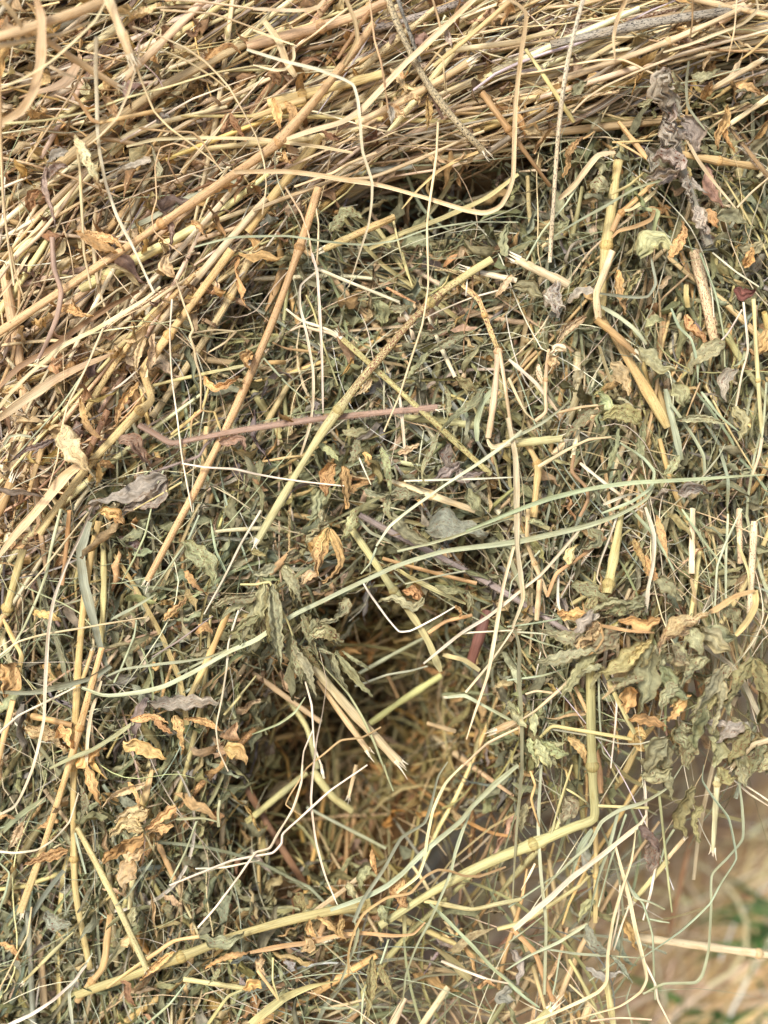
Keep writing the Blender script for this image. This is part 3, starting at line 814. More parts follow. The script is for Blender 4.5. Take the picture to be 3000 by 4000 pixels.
02 K 44 go/n.55,n.75 12 640,60 590,250 520,450 490,750 500,1090 490,1400 465,1659 455,2000 465,2400 475,2510 520,2700 585,2960 | long golden stalk standing upright along the left side
02 K 40 yg 10 655,70 700,250 700,450 680,650 655,850 | yellow stem curved beside the upright golden stalk's top
02 K 44 go/n.3,f1,sp.3 17 660,880 600,1100 550,1300 500,1500 430,1659 375,1920 290,2180 215,2370 135,2590 | golden stalk slanting down to a peeled end at the lower left
02 K 56 yg/n.95 13 150,240 90,450 40,650 
02 K 50 go 12 30,670 0,720 -40,780
02 S 20 gg 20 395,-20 330,250 300,400 240,560 150,760 60,900 -30,970 | grey-green strand arching down to the left edge
02 S 14 pa 23 575,0 400,220 280,370 165,498 
02 K 28 or 16 450,-10 430,200 435,350 403,475
02 S 14 lg 22 980,-20 940,150 870,300 793,442 | short green-tipped straw left of the golden stalk's frayed end
02 S 16 gg 19 1290,20 1220,180 1100,350 990,505
02 S 16 wh 24 1690,-10 1560,210 1440,450 1323,662 | straight white straw right of the golden stalk's frayed end
02 B 15 gg 18 1365,50 1400,250 1465,395
02 B 16 gg 22 690,1065 800,1020 1000,990 1350,940 1480,880 1480,760 
02 B 20 gg 19 720,700 850,630 1010,530
02 S 16 gg 20 740,1105 790,1000 870,800 885,700
02 S 12 pu 19 985,940 1150,840 1380,675
02 K 42 go 14 1490,620 1420,850 1330,1020 1220,1215 | golden stalk showing again below the leaf clump at left of the hollow
02 S 16 wh 21 -30,1455 120,1320 280,1240 490,1135
02 B 24 lg 20 320,1665 470,1590 600,1540 750,1450 865,1365 | green blade curving up from the tan leaves at left
02 B 20 pa 19 655,1095 590,1300 570,1450 558,1670
02 K 28 go/f0 15 600,895 560,1010 535,1090
02 K 36 go 12 20,690 80,820 140,930 125,1000 110,1100
02 K 44 go 13 85,1220 50,1400 -20,1640
02 K 40 or 16 205,1322 330,1332 470,1382
02 S 13 wh 23 1570,560 1480,850 1470,1000 1440,1200 1400,1400 1420,1550 1480,1680
02 S 16 yg 7 1560,1190 1450,1320 1659,1060
02 S 20 gg 8 1450,900 1150,1050 
12 K 48 yg/n.85 12 600,80 700,220 790,360 880,490 950,592 | pale stalk slanting down into the dark hollow's edge
12 B 38 yg 14 950,590 1040,720 1120,850 1160,940 1200,1035 | ragged yellow strip below the pale slanting stalk
12 K 26 or 11 820,300 1000,370 1200,420 1430,462
12 B 32 yg 13 890,355 1000,430 1150,500 1360,595
12 S 14 gg 18 1355,383 1150,422 968,465
12 S 14 gg 17.5 968,465 895,388
12 K 36 pu/hair 9 670,20 850,130 1050,230 1300,330 1480,430 1620,520 1760,610 2060,800 | purplish hairy stem buried in the hay, slanting down right
12 B 20 gg 25 915,252 1100,210 1400,120 1700,20
12 B 18 gg 18 640,20 740,130 850,180 960,260
12 B 18 wh 21 1085,983 1200,890 1340,780 1500,680 1659,555 1850,400 2110,100 | whitish blade rising right from the ragged yellow strip
12 S 13 wh 20 1320,787 1500,775 1720,762
12 S 14 wh 16 690,450 730,520 800,620 860,700 930,775 1000,770 1160,690 1300,608 | white looping straw along the upper rim of the dark hollow
12 B 24 cr 23 1720,-20 1700,100 1600,480 1550,800 1500,1060 1420,1300 1365,1475 | long pale stem dropping down past the right rim of the hollow
12 S 16 cr 22 1360,1167 1500,1000 1600,860 1680,740
12 K 60 pa/f1 17 370,1000 480,1160 600,1290 740,1410 925,1620 | thick peeled straw with a broken tip, slanting into the hollow
12 K 40 ta/f1 13 400,1090 500,1240 600,1400 730,1550 | tan straw lying against the underside of the thick peeled straw
12 B 16 lg 21 350,880 450,1010 600,1180 680,1310 760,1480 820,1640 890,1810 | thin green strand hanging along the thick peeled straw
12 S 14 wh 22 320,1100 360,1250 370,1400 380,1520 430,1659 440,1720
12 B 14 wh 24 410,900 455,1100 430,1300 390,1480 370,1659 355,1860 390,2140 450,2360 530,2545 | white straw hanging free over the dark hollow
12 S 13 wh 22 370,1410 310,1550 298,1659 290,1760 240,1920 130,2110 90,2180 -20,2210
12 S 14 go 23 810,1395 690,1460 550,1480 450,1560 330,1659 280,1740 193,1895 300,1970 | thin golden stem zigzagging in front of the hollow
12 B 16 gg 17 -30,1440 150,1370 250,1300 320,1200
12 S 16 gg 2 640,1130 700,1110 850,1055 1000,1030 1110,1000
12 K 46 yg -32 740,1370 900,1230 1050,1130 1200,1060 | blurred yellow stalk arching deep inside the hollow
12 K 26 gg -15 640,1060 850,930 1080,820
12 K 70 rd 0 1500,640 1450,830 1390,980 | reddish purple stalk sunk in the hay right of the hollow
12 K 24 or 10 1115,785 1230,710 1400,668
12 K 50 ta/f0 18 1560,1415 1700,1360
12 B 20 gg/f0 19 1235,1200 1350,1190 1450,1240 1659,1350
12 B 28 yg 17 1210,925 1350,960 1450,1030
12 S 20 pa 21 1700,1400 1500,1500 1310,1675
12 K 30 ta -10 1110,1370 1180,1390 1290,1420
12 K 40 yg -35 200,1200 330,1400 400,1659 
12 K 30 br -30 850,1050 920,1200
12 K 36 ta -8 -20,1040 200,1240 420,1360 
22 K 58 yg/n.9 18 715,-30 690,200 650,380 615,530 | yellow ridged stalk standing upright right of centre
22 S 14 wh 20 690,0 640,150 570,330 550,430 575,470
22 K 28 ta/n.6 19 105,-20 100,200 190,440 232,550 | kinked tan stem left of the yellow ridged stalk
22 K 34 ta 18 180,440 180,570 160,700
22 K 24 or 20 230,548 290,400 400,320 520,250 605,168 | forked tan stem with a seedy tip
22 B 20 gg 18 770,-20 920,150 1050,380
22 B 24 wh 22 865,-30 920,150 910,350 880,500 868,650 | whitish blade standing upright above the big leaf cluster
22 K 42 pa 13 1170,-20 1165,400 | cream stalk standing upright at the right
22 K 44 pa/sp.4 13 1570,60 1560,400 1540,660 | speckled cream stalk standing at the right edge
22 K 36 pa/sp.4 11 1470,-20 1470,170 1480,330
22 S 16 gg 19 1490,-20 1400,170 1330,350 1315,610
22 B 14 gg 18 1100,-20 1250,200 1400,390
22 B 14 gg 19 1400,10 1385,300 1385,560
22 B 18 yg 20 1460,200 1530,380 1540,500
22 B 34 or 33 1280,650 1330,625 1450,545 1575,508 | curled orange stalk rising from the big leaf cluster
22 B 34 go 32 1575,508 1578,600 1530,700 1450,800 | folded golden strip falling back into the big leaf cluster
22 S 13 or 33 575,735 592,820 540,900 480,932
22 B 18 or 33 572,735 750,770 925,782 | thin orange rib lying on the big leaf cluster
22 K 28 yg 18 600,1030 660,1200 720,1320 795,1435 | slim yellow stem under the leaf cluster, slanting down right
22 K 24 go 19 410,1135 470,1260 525,1375
22 S 20 pa 22 410,1040 330,1130 150,1290 -40,1405
22 K 24 yg 21 185,1460 260,1390 400,1390 600,1430 775,1472 | arched yellow-green stem below the leaf cluster
22 B 22 gr 23 0,740 30,800 50,900 45,1060 60,1250 65,1659 50,1850 30,2060 5,2520 | dark green grass blade hanging straight down right of the hollow
22 S 13 gg 20 -30,745 150,720 380,678
22 S 13 gg 20 -30,773 200,790 390,842
22 S 13 gg 21 60,795 200,850 330,885
22 S 13 gg 19 -30,1090 200,1060 360,1010
22 K 34 pa/f1 26 1720,1465 1560,1512 1500,1560 1425,1652 | short bent pale straw at the right edge below the leaf cluster
22 S 13 gg 20 240,1405 500,1450 700,1500 830,1503 990,1458
22 K 16 pa 18 90,1180 160,1160 260,1172
22 B 15 wh 18 300,400 300,600 370,760 
22 S 14 gg 18 560,1000 570,1350 590,1560 700,1659
22 S 14 wh 19 640,1000 680,1250 640,1659
22 S 12 gg 20 180,250 0,450 -20,560
03 K 42 yg/f1,sp.3 19 500,385 600,570 720,770 800,950 870,1130 955,1310 | pale green-topped stalk slanting down right with a torn white end, lower left
03 K 46 go 16 985,20 965,120 915,280 | short golden stalk poking out of the tan leaf clump
03 K 44 go/n.75 15 715,950 700,1100 670,1290 600,1380 500,1510 | jointed golden stalk leading down to the sweeping yellow stalk's base
03 K 26 go 18 1295,1090 1130,1120 1000,1200 850,1290 740,1380 695,1425 | slim golden stem bowed above the sweeping yellow stalk
03 K 24 yg/f0 16 150,1388 250,1270 380,1160 480,1060
03 K 38 bg/n.9 9 180,930 190,1150 210,1350 218,1680 | blue-green stalk standing upright at the lower left
03 K 48 ta 3 250,1050 280,1300 300,1680
03 S 15 wh 20 -30,540 100,550 240,530 340,470 450,350 510,160 | whitish straw curling upward at the lower left edge
03 S 13 pa 20 205,900 180,1080 100,1230 40,1350 -10,1440
03 B 20 wh 21 20,1680 200,1600 350,1500 480,1380 560,1280 | whitish straw arched at the bottom left corner
03 S 18 gg 15 488,420 520,550 556,685
03 B 15 gg 22 990,595 900,720 830,820 745,895
03 S 16 gg 16 1275,345 1200,550 1100,742
03 B 18 lg 19 1140,330 1310,323 1415,350
03 K 20 lg 19 1418,380 1425,210
03 S 15 wh 26 1100,760 1300,680 1500,600 1659,570 1770,550 1825,490 1830,430 1960,310 2150,140 2380,-20 | pale straw in front of the hollow, lower strand of the crossing white pair
03 S 14 wh 27 1283,1032 1400,900 1550,700 1659,545 1745,520 1800,420 1900,270 1955,100 1960,-20 | thin white straw pointing down left below the hollow
03 S 13 wh 24 1270,652 1450,645 1680,598
03 K 34 yg 13 1190,1368 1400,1420 1610,1430
03 K 56 ta -14 1270,820 1340,950 1390,1030
03 K 56 br -14 1150,740 1210,900 1215,1070
03 B 20 gg 17 470,1659 450,1450 600,1200 
03 S 18 gg 14 -20,960 40,800 60,680 -20,600
03 K 30 ta 10 290,140 440,350
03 S 22 yg 15 1350,1659 1480,1480 1570,1440
03 S 16 gg 17 950,1659 1100,1530 1200,1400
03 K 36 go 4 1020,480 1100,620 1130,720
13 B 24 bg 27 630,1000 690,860 830,650 940,450 1090,355 1130,250 1180,50 1240,-40 | bent blue-grey blade rising through the lower middle with two kinks
13 B 28 gg 28 480,920 700,840 850,760 950,680 1100,530 1330,340 1400,250 1550,100 1700,-20 | pale grey-green blade rising right beside the kinked blue-grey one
13 B 17 cr 29 1340,-20 1230,100 1150,270 1110,450 1090,600 1050,700 910,810 | cream straw bowed between the two grey-green blades
13 B 18 gg 26 1390,285 1330,430 1290,550 1260,680 1200,830 1120,1000 1040,1150 970,1340 950,1500 850,1680 | long pale strand hanging to the bottom edge at lower centre
13 B 14 or 30 600,1345 600,1200 640,1050 700,940 850,840 1000,810 1100,700 1180,660 1260,670 1350,700 1450,700 1620,640 | pinkish wavy strand draped over the bent yellow stalk
13 B 20 gg 27 530,1430 580,1300 640,1150 660,1050 645,1000
13 B 26 or 25 -40,1195 200,1150 350,1130 500,1090 700,1070 900,1085 1020,1075 1095,1000 | orange stem hooked up at its right tip, below the sweeping yellow stalk
13 K 28 yg 21 1090,860 1200,880 1400,915 1550,890 1720,850
13 B 24 gg 23 1125,880 1250,1000 1400,1150 1550,1310 1720,1450 | pale straight blade slanting down right at lower centre
13 B 13 gg 20 440,1140 600,1290 750,1540 800,1680
13 K 30 ta 14 380,925 480,860 600,790 690,690
13 K 56 yg -30 370,20 500,190 620,275 | blurred yellow stalk deep in the bottom of the hollow
13 K 50 br -30 -60,130 100,430 200,600 320,760 | blurred brown stalk slanting down inside the hollow
13 K 46 yg -22 -60,350 150,150 330,30
13 K 24 gg -18 330,255 550,380 840,520
13 K 28 ta/f1 5 650,-20 620,110 600,190
13 B 50 yg 15 -40,1659 200,1480 350,1410 530,1375 | wide yellow-green blade slanting up at the bottom centre
13 K 56 pa 8 965,1490 870,1690
13 K 42 pa 8 1245,1420 1060,1690
13 B 56 ol 10 1090,1110 1250,1220 1390,1375
13 K 22 go 20 10,1310 80,1400 150,1502
13 S 14 yg 24 110,1230 110,1380 150,1500
13 S 16 lg 21 830,-20 850,50 890,150
13 K 20 wh 23 425,-20 440,62
13 S 16 gg 15 860,1110 800,1290 700,1450 680,1659
13 S 20 wh 12 1200,1250 1500,1370 1659,1400
13 S 13 gg 16 1659,1430 1580,1500 1500,1659
13 K 44 br 6 -20,1430 200,1400 300,1340
13 K 30 yg 8 960,950 965,1100
23 B 34 wh 26 10,1045 150,920 250,840 400,700 600,550 830,365 870,300 | broad whitish blade slanting up over the loose strands at lower right
23 B 22 gg 25 1100,-20 1000,130 850,220 700,270 580,350 500,500 400,590 200,790
23 B 32 bg 23 520,400 440,520 385,695
23 S 18 lg 24 950,150 980,400 1000,600 1020,800 1037,935 | thin green straw hanging over the bare ground at right
23 B 18 gg 28 1240,-20 1230,80 1300,190 1400,320 1440,500 1450,590 1350,750 1280,880 1100,1050 900,1190 840,1235 | grey-green strand looping out in a wide bow over the ground
23 B 15 gg 27 1470,80 1490,250 1495,460 1400,580 1295,690 1290,900 1275,1180 1230,1350 1190,1390 980,1400 850,1465 | angular grey-green strand hanging over the ground, farthest to the right
23 S 14 wh 14 1440,80 1540,170 1700,270
23 S 13 wh 14 1510,110 1700,240
23 K 38 cr/f1,n.1 16 1330,60 1320,300 1303,530 | cream cut stalk hanging upright over the bare ground
23 K 52 pa/n.85 -20 760,1090 830,1100 1000,1120 1200,1150 1400,1175 1560,1195 1760,1225 | thick pale stalk reaching level to the right edge over the ground
23 B 22 cr 27 800,400 770,600 700,820 650,1000 620,1200 612,1390 560,1450 250,1600 -40,1710 | cream strand falling then turning left at the bottom right
23 B 22 cr 26 670,500 710,650 760,850 800,1040 850,1240 870,1370 830,1450 700,1540 500,1600 230,1680 | cream strand that hooks left near the bottom, right of its twin
23 S 18 wh 24 850,1240 930,1400 945,1500 1040,1690
23 K 34 yg/f1 19 1010,600 900,720 780,870 | yellow stub of a forked stem over the ground
23 K 28 ta/f0 19.5 1115,460 1060,520 1005,590 | tan upper arm of the forked stem over the ground
23 K 34 or 18 10,1050 150,1200 200,1350 265,1510 | orange stalk slanting down at the bottom, left of the cream strands
23 K 34 go/n.5 15 540,380 560,600 555,800 540,1000
23 K 44 yg 18 610,1380 630,1500 665,1700 | yellow stalk standing at the bottom edge between the cream strands
23 B 15 gg 21 180,1165 400,1200 620,1220 840,1232
23 B 20 gg 22 190,-20 170,400 190,700 220,1000 215,1300 210,1470 | thin grey-green strand hanging plumb at lower right
23 S 18 yg 22 390,-20 340,130 280,330 250,450
23 K 18 yg 24 560,245 720,265 882,258
23 S 15 yg 21 340,130 480,220
23 S 18 gg 22 690,610 800,840 900,870 990,915
23 S 16 gg 21 730,740 850,880 910,1080 920,1350 930,1500
23 B 20 gg 24 690,280 630,500 560,700 510,900 490,1010
23 B 18 gg 23 490,1010 300,1130 100,1220 -40,1310
23 S 18 or 24 120,20 150,110 125,200 150,300 178,380 | thin curled orange tendril at the top of the loose strands
23 S 18 wh 21 930,640 900,800 850,985
23 S 14 gg 21 885,978 1020,1002
23 K 26 yg 17 370,1240 440,1340 500,1440 590,1659
23 B 18 gg 20 -20,1395 90,1490 180,1555
23 S 16 pa 22 510,1640 700,1620 905,1630
23 K 60 yg/f0 20 255,1560 200,1620 110,1720
23 S 16 gg 20 1050,400 1000,480 960,620
23 K 44 br -150 1170,430 1110,620 1055,850 1020,1070 | blurred brown stick standing in the background below the hanging leaf
23 B 18 wh 20 850,20 870,280 880,440 
23 S 14 gg 21 -20,900 170,770 350,650 
23 S 14 gg 22 740,300 640,600 560,900
23 S 13 wh 20 660,1180 790,820 
23 S 14 gg 20 -20,1130 200,960 
23 S 16 gg 19 680,1250 500,1380 
23 S 14 wh 21 700,760 690,960 640,1180
23 S 16 pa 20 150,620 60,790
23 S 14 gg 19 220,1659 280,1400 310,1200
23 B 14 gg 20 770,1400 740,1500 780,1659
23 S 18 pa 18 590,1620 480,1500 370,1400
00 L 105 pa 27 480,880 530,960 570,1060 620,1150 668,1275 | pale torn leaf ending in a pointed tip, over the steep leaning straw
00 L 60 ta 20 665,620 715,680 745,740 770,800
00 L 75 or 18 490,1500 600,1530 740,1560 800,1620
00 L 70 or 20 760,1640 660,1600 580,1560 480,1500
00 L 60 gy 17 980,1040 900,1070 800,1100 720,1160 | grey curled leaf right of the pale torn leaf
00 L 55 or 19 1330,390 1420,330 1500,300 1560,350
00 L 70 ta 17 840,120 940,80 1040,20
00 L 60 br 16 1060,160 1090,240 1130,340
00 L 60 br 16 1200,200 1260,230 1300,150
00 L 60 pk 15 1060,1370 1110,1480 1100,1640 | pinkish withered leaf hanging above the longest golden stalk
00 L 55 or 17 1240,1430 1290,1480 1340,1540
00 L 50 gy 20 1010,800 1050,750 1110,760
00 L 60 br 15 1440,860 1480,760 1560,860 1590,920
00 L 70 br 14 190,1360 210,1270 280,1230
00 L 60 gy 21 440,980 360,1000 300,1080 | grey woolly leaf scrap under the hooked straw
00 L 60 pu 20 440,1080 380,1070 310,1130 260,1200
00 L 50 pu 21 300,1080 290,1200 330,1330 360,1480 | purple-grey woolly stem scrap hanging at the left
01 L 150 pa 20 430,1100 410,1200 480,1280 580,1400 | pale crumpled papery leaf left of the zigzag stalk
01 L 100 pk 22 770,1210 850,1190 900,1270 975,1365 | folded pink-grey leaf hanging under the twig's left end
01 L 70 pk 21 1420,1210 1500,1200 1560,1180 1590,1270 | small pinkish leaf flap hanging from the hairy twig
01 L 150 gy 17 1075,1430 980,1470 850,1520 720,1560 590,1610 | large dark grey crumpled leaf under the hairy twig's left end
01 L 120 gy 15 1080,1420 1030,1560 900,1600 780,1659 | second dark grey leaf, just below the large crumpled one
01 L 60 or 18 380,350 460,340 520,375 605,388
01 L 45 or 19 500,380 480,320 470,280
01 L 46 ta 16 940,520 890,650 880,740 900,770
01 L 80 or 18 900,820 820,920 770,1020 755,1110 | plump orange-tan leaf pointing down beside the zigzag stalk's fold
01 L 60 or 17 520,920 560,1090 620,1160 690,1190
01 L 80 or 18 1320,780 1380,850 1450,840 1555,785 | orange-tan curled leaf left of the straight golden stalk
01 L 80 or 19 1640,620 1580,660 1620,740
01 L 50 pu 21 350,1185 260,1230 180,1250 60,1340 | crinkled blue-grey leaf strip near the left edge
01 L 40 dk 22 -20,1500 60,1530 150,1530 290,1560 | dark grey crinkled twig lying level at the left edge
01 L 50 or 16 640,1340 700,1350 745,1375
01 L 50 or 16 640,1340 650,1420 620,1480
01 L 80 ta 16 1130,140 1060,60 1100,-20 
11 L 75 gr 17 1000,470 1110,500 1180,490 1290,440 | dull green leaf pair lying right of the freckled stalk
11 L 55 gr 18 1110,620 1200,580 1280,540 1400,490
11 L 60 gr 17 985,790 1050,720 1100,650 1190,600
11 L 60 gr 15 870,335 930,340 1010,325
11 L 120 gr 2 760,300 810,350 820,460
11 L 90 ol 16 1290,790 1350,830 1430,890
11 L 56 gr 22 1490,840 1420,940 1350,990 1260,1060 1200,1130 | long wavy green leaf lying over the spotted yellow stalk
11 L 36 gr 21 1190,1130 1130,1270 1085,1360 1090,1460 1120,1480
11 L 130 or 19 520,1350 470,1420 450,1560 | orange torn leaf standing below the bowed stalk's lower half
11 L 90 or 21 570,1360 580,1440 590,1540 595,1640 | shrivelled orange flower-like leaf right of the torn orange one
11 L 50 or 22 690,1280 720,1300 735,1370
11 L 60 lg 22 810,1240 840,1330 860,1440 875,1540 | bright crinkled green leaf strip standing upright in the middle
11 L 120 ol 19 700,1260 760,1330 800,1400 800,1480
11 L 75 gr 20 645,1190 640,1270 600,1340
11 L 75 gr 18 560,1130 640,1140 745,1120
11 L 60 lg 17 400,1210 470,1260 540,1330
11 L 60 gr 17 1220,820 1250,920 1240,1050
11 L 90 lg 18 440,1510 400,1580 390,1680 330,1700
11 L 90 gr 20 870,1530 980,1540 1090,1560
11 L 55 gr 20 870,1540 850,1659 900,1720
11 L 50 gr 21 700,1510 750,1540 870,1540
11 L 90 pu 17 1260,1220 1230,1300 1270,1370
11 L 90 pu 16 1320,1340 1240,1400 1130,1470 | purple-grey withered leaf below the spotted yellow stalk's foot
11 L 70 pu 15 1310,1370 1330,1440 1390,1420 1500,1400
11 L 110 gr 20 1370,1510 1400,1570 1450,1659 | green curled leaf above the broad woolly leaf
11 L 46 ta 23 750,790 710,850 650,900 630,910 | tan torn husk at the freckled stalk's lower joint
11 L 46 pa 20 1659,120 1610,190 1540,280
11 L 70 ta 17 920,1280 980,1260 1060,1220
12 L 225 bg 13 1100,100 1200,80 1320,100 1500,150 | broad woolly blue-grey leaf with fine purple veins, right of centre
12 L 90 gr 17 870,0 930,90 1040,170 1200,230
12 L 100 or 24 468,100 430,200 405,300 395,415 | left lobe of the bright orange leaf, below the middle
12 L 85 or 24 480,110 530,210 560,320 500,410 430,460 | right torn lobe of the bright orange leaf, below the middle
12 L 60 ta 22 400,395 340,410 280,485
12 L 90 gr 22 470,70 400,100 320,190
12 L 70 gr 21 640,-20 600,90 550,190
12 L 70 gr 21 420,-20 430,80
12 L 110 gr 14 1090,560 1030,620 900,560 780,580
12 L 60 gr 17 1160,480 1260,520 1370,510
12 L 50 gr 17 1370,510 1390,580 1370,650
12 L 90 or 6 950,510 1040,510 1080,600
12 L 60 gr 20 20,410 100,430 160,440
12 L 50 or 19 1300,610 1330,640 1320,680
22 L 100 or 17 870,1445 800,1440 820,1500 870,1555
22 L 90 or 18 755,1345 850,1340 1010,1390
22 L 110 or 16 760,1130 750,1220 720,1310
22 L 60 or 18 790,170 830,260 860,350 870,420
22 L 50 or 17 940,20 970,150 1010,330
22 L 70 or 17 870,280 900,380 960,480
22 L 90 gr 20 390,470 500,500 640,580 | green leaf crossing the yellow ridged stalk's foot
22 L 80 gr 20 500,110 560,180 450,240 | dull green leaf behind the forked tan stem's tip
22 L 70 yg 21 360,340 390,240 430,210 
22 L 45 gr 20 1420,1330 1500,1390 1610,1460
22 L 60 or 18 360,1459 450,1540 480,1640
22 L 60 ol 14 120,180 180,260 210,330
22 L 60 gr 19 90,80 150,60 220,90
21 L 75 or 17 680,90 690,200 720,300 735,380
21 L 90 ol 18 830,110 760,190 720,290
21 L 85 or 18 1130,380 1140,460 1200,500 1250,560 | orange-tan curled leaf high on the right
21 L 110 gr 19 820,600 900,640 960,720 1050,740 | wavy grey-green leaf beside the orange-edged stalk's torn end
21 L 70 gr 18 860,460 930,410 990,420
21 L 110 gr 18 1040,830 1090,880 1110,980
21 L 110 gr 20 1375,570 1280,610 1190,660 1140,760
21 L 100 gy 20 1450,730 1380,800 1380,950
21 L 105 ta 18 640,690 700,740 740,820 770,900
21 L 90 lg 20 560,890 610,940 660,1010
21 L 110 ol 20 825,1080 740,1020 650,1020 570,1070 | olive folded leaf low in the leafy middle right
21 L 85 gr 21 580,1005 500,1030 420,1100 325,1185 | grey-green leaf slanting down left beside the olive folded one
21 L 60 gr 20 690,1120 670,1230 620,1390
21 L 65 gr 19 850,1080 830,1250 860,1430
21 L 60 lg 20 1060,1060 1200,1050 1380,1080
21 L 60 lg 19 1080,1290 1040,1370 975,1425
21 L 65 pa 21 350,620 300,600 240,640
21 L 110 gr 17 -10,200 100,200 200,270
21 L 130 gy 19 200,260 280,290 350,350
21 L 90 gy 18 300,150 280,260 300,400
21 L 75 gy 19 540,230 440,230 360,300
21 L 60 ta 17 480,390 400,440 330,500 260,610
21 L 70 or 17 1500,60 1540,0 1560,-60
21 L 90 rd 15 1440,210 1500,250 1580,220
21 L 100 or 16 1659,480 1600,620 1500,600
21 L 80 gr 19 450,740 420,800 400,860
21 L 80 ta 19 260,720 300,640 
21 L 40 pa 20 170,700 180,780 200,840
21 L 90 gr 20 1430,980 1500,1080 1470,1200
21 L 100 gy 17 1080,1540 1180,1500 1300,1540
20 L 90 pk 18 1270,1060 1290,1180 1370,1350
20 L 130 gy 21 1110,760 1180,850 1180,960 1230,990
20 L 165 lg 21 830,1659 880,1560 960,1530 1050,1620 | pale green crumpled leaf at the upper right
20 L 75 or 22 1020,1670 1090,1560 1120,1500 1100,1430 | orange-tan upright leaf right of the pale green crumpled leaf
20 L 75 or 22 1390,680 1380,780 1330,880 1330,970 | orange ragged leaf right of the grey woolly twig
20 L 55 or 22 1380,800 1400,900 1455,1000
20 L 65 or 21 1240,650 1270,580 1300,520
20 L 70 gr 20 1160,490 1250,500 1350,440
20 L 60 gr 19 1040,460 1090,560 1130,600
20 L 60 or 20 1450,560 1550,560 1620,620
20 L 55 or 20 360,1010 420,920 470,880
20 L 80 ta 18 80,850 150,850 190,880
20 L 70 or 18 330,1150 370,1050 350,960
20 L 80 gr 18 540,1040 590,1080 560,1140
20 L 110 gr 18 510,1180 580,1200 620,1240
20 L 70 gr 13 400,620 440,560 490,520
20 L 60 gr 15 820,690 880,660 920,620
20 L 100 gr 17 1330,1400 1420,1400 1520,1450
20 L 80 or 17 1240,1360 1290,1400 1330,1480
20 L 80 gr 17 1470,1610 1560,1620 1620,1560
20 L 80 gr 18 270,1500 330,1460 370,1430
10 L 55 ta 19 870,440 940,520 980,600
10 L 50 ta 20 960,640 1020,630 1072,690
10 L 55 or 18 1110,620 1120,740 1110,850
10 L 60 or 18 110,630 140,740 155,850
10 L 50 or 18 180,660 240,720 200,840
10 L 70 ta 17 850,680 900,720 970,750
10 L 50 gy 20 865,680 880,740 875,800
10 L 60 br 14 560,900 490,890 420,840
10 L 70 br 14 160,540 100,480 40,500
10 L 40 gy 20 1240,190 1250,260 1270,300
10 L 40 or 17 180,970 200,1040 240,1060
10 L 90 gr 10 480,1500 580,1380 700,1420
10 L 110 gr 10 950,1600 1050,1560 1150,1620
10 L 80 lg 20 1620,1659 1610,1560 1640,1440 | light green leaf cupping a white tip, upper right of the crossing pair
02 L 70 or 16 200,650 300,660 400,710
02 L 90 or 19 1125,1320 1160,1430 1185,1570 | tan leaf pointing straight down below the blurred grey leaf at left
02 L 50 or 18 845,1350 1000,1330 1090,1370
02 L 55 or 18 1190,1340 1310,1350 1445,1420
02 L 60 or 17 990,1310 1040,1380 1120,1440
02 L 150 gy 15 960,1240 1080,1240 1300,1230 1440,1240 | wide blurred grey-green leaf left of the hollow
02 L 110 or 18 800,1500 900,1500 980,1550 1080,1600 | tan broad leaf lying on the brown leaves at lower left
02 L 160 ta 16 160,1410 270,1450 360,1480 430,1560
02 L 110 or 18 370,1400 430,1450 480,1530
02 L 110 or 17 500,1659 590,1570 680,1520
02 L 110 or 17 1450,1540 1540,1550 1600,1640
02 L 140 or 15 20,980 70,1080 20,1200
02 L 76 pu 14 950,1200 900,1310 870,1490
02 L 130 gr 20 1190,190 1270,270 1350,330 1390,480 | pale curled green leaf right of the golden stalk's frayed end
02 L 60 or 20 1200,380 1260,470 1340,530
02 L 100 or 16 650,0 740,20 800,80
02 L 100 pu 4 780,180 860,200 920,280
02 L 70 or 12 1060,700 1120,650 1210,560
02 L 60 or 14 1270,780 1330,740 1380,790
03 L 120 ta 22 960,290 850,300 740,345 | tan crumpled leaf at the top of the clump at lower left
03 L 120 ta 23 920,380 800,380 700,450
03 L 110 or 24 930,450 800,490 660,610 | broad tan leaf pointing left in the crumpled clump
03 L 110 ta 23 930,520 850,560 800,640
03 L 145 ta 23 870,600 810,680 790,760 820,830 | big tan leaf hanging lowest from the crumpled clump
03 L 80 or 22 1140,250 1040,320 940,400
03 L 70 or 22 1125,370 1040,380 960,420
03 L 80 or 18 560,-10 600,120 655,250
03 L 60 ta 20 940,100 840,130 740,170 660,260 | narrow tan leaf arched above the crumpled clump
03 L 34 or 21 830,90 880,170 905,270
03 L 50 gr 20 520,110 555,220 510,360
03 L 85 bg 18 290,930 350,1000 480,1010
03 L 65 ta 17 150,350 110,440 45,535
03 L 80 or 15 440,530 300,580 150,630
03 L 110 gr 20 1290,1080 1400,1120 1490,1120 1580,1060 | grey-green wrinkled leaf above the sweeping yellow stalk
03 L 60 or 19 1130,1190 1030,1260 910,1370
03 L 50 br 25 780,1385 830,1400 830,1470 880,1545 | curled brown leaf hooked over the sweeping yellow stalk
03 L 50 or 23 1330,1300 1440,1240 1630,1190
03 L 90 or 22 1580,1440 1640,1400 1700,1420
03 L 40 gr 22 1420,1300 1380,1370 1350,1400
03 L 70 ta 17 780,1150 850,1120 870,1200
03 L 80 or 12 0,1130 70,1170 130,1250
03 L 50 or 17 -20,340 40,310 95,330
03 L 60 gr 14 340,480 300,580 350,620
03 L 60 gr 16 870,900 850,1000 900,1020
13 L 60 or 27 400,960 450,1000 530,1060 | papery tan flower scrap on the sweeping yellow stalk
13 L 50 or 27 570,980 540,1060 590,1120
13 L 70 ta 25 320,1090 370,1160 290,1190
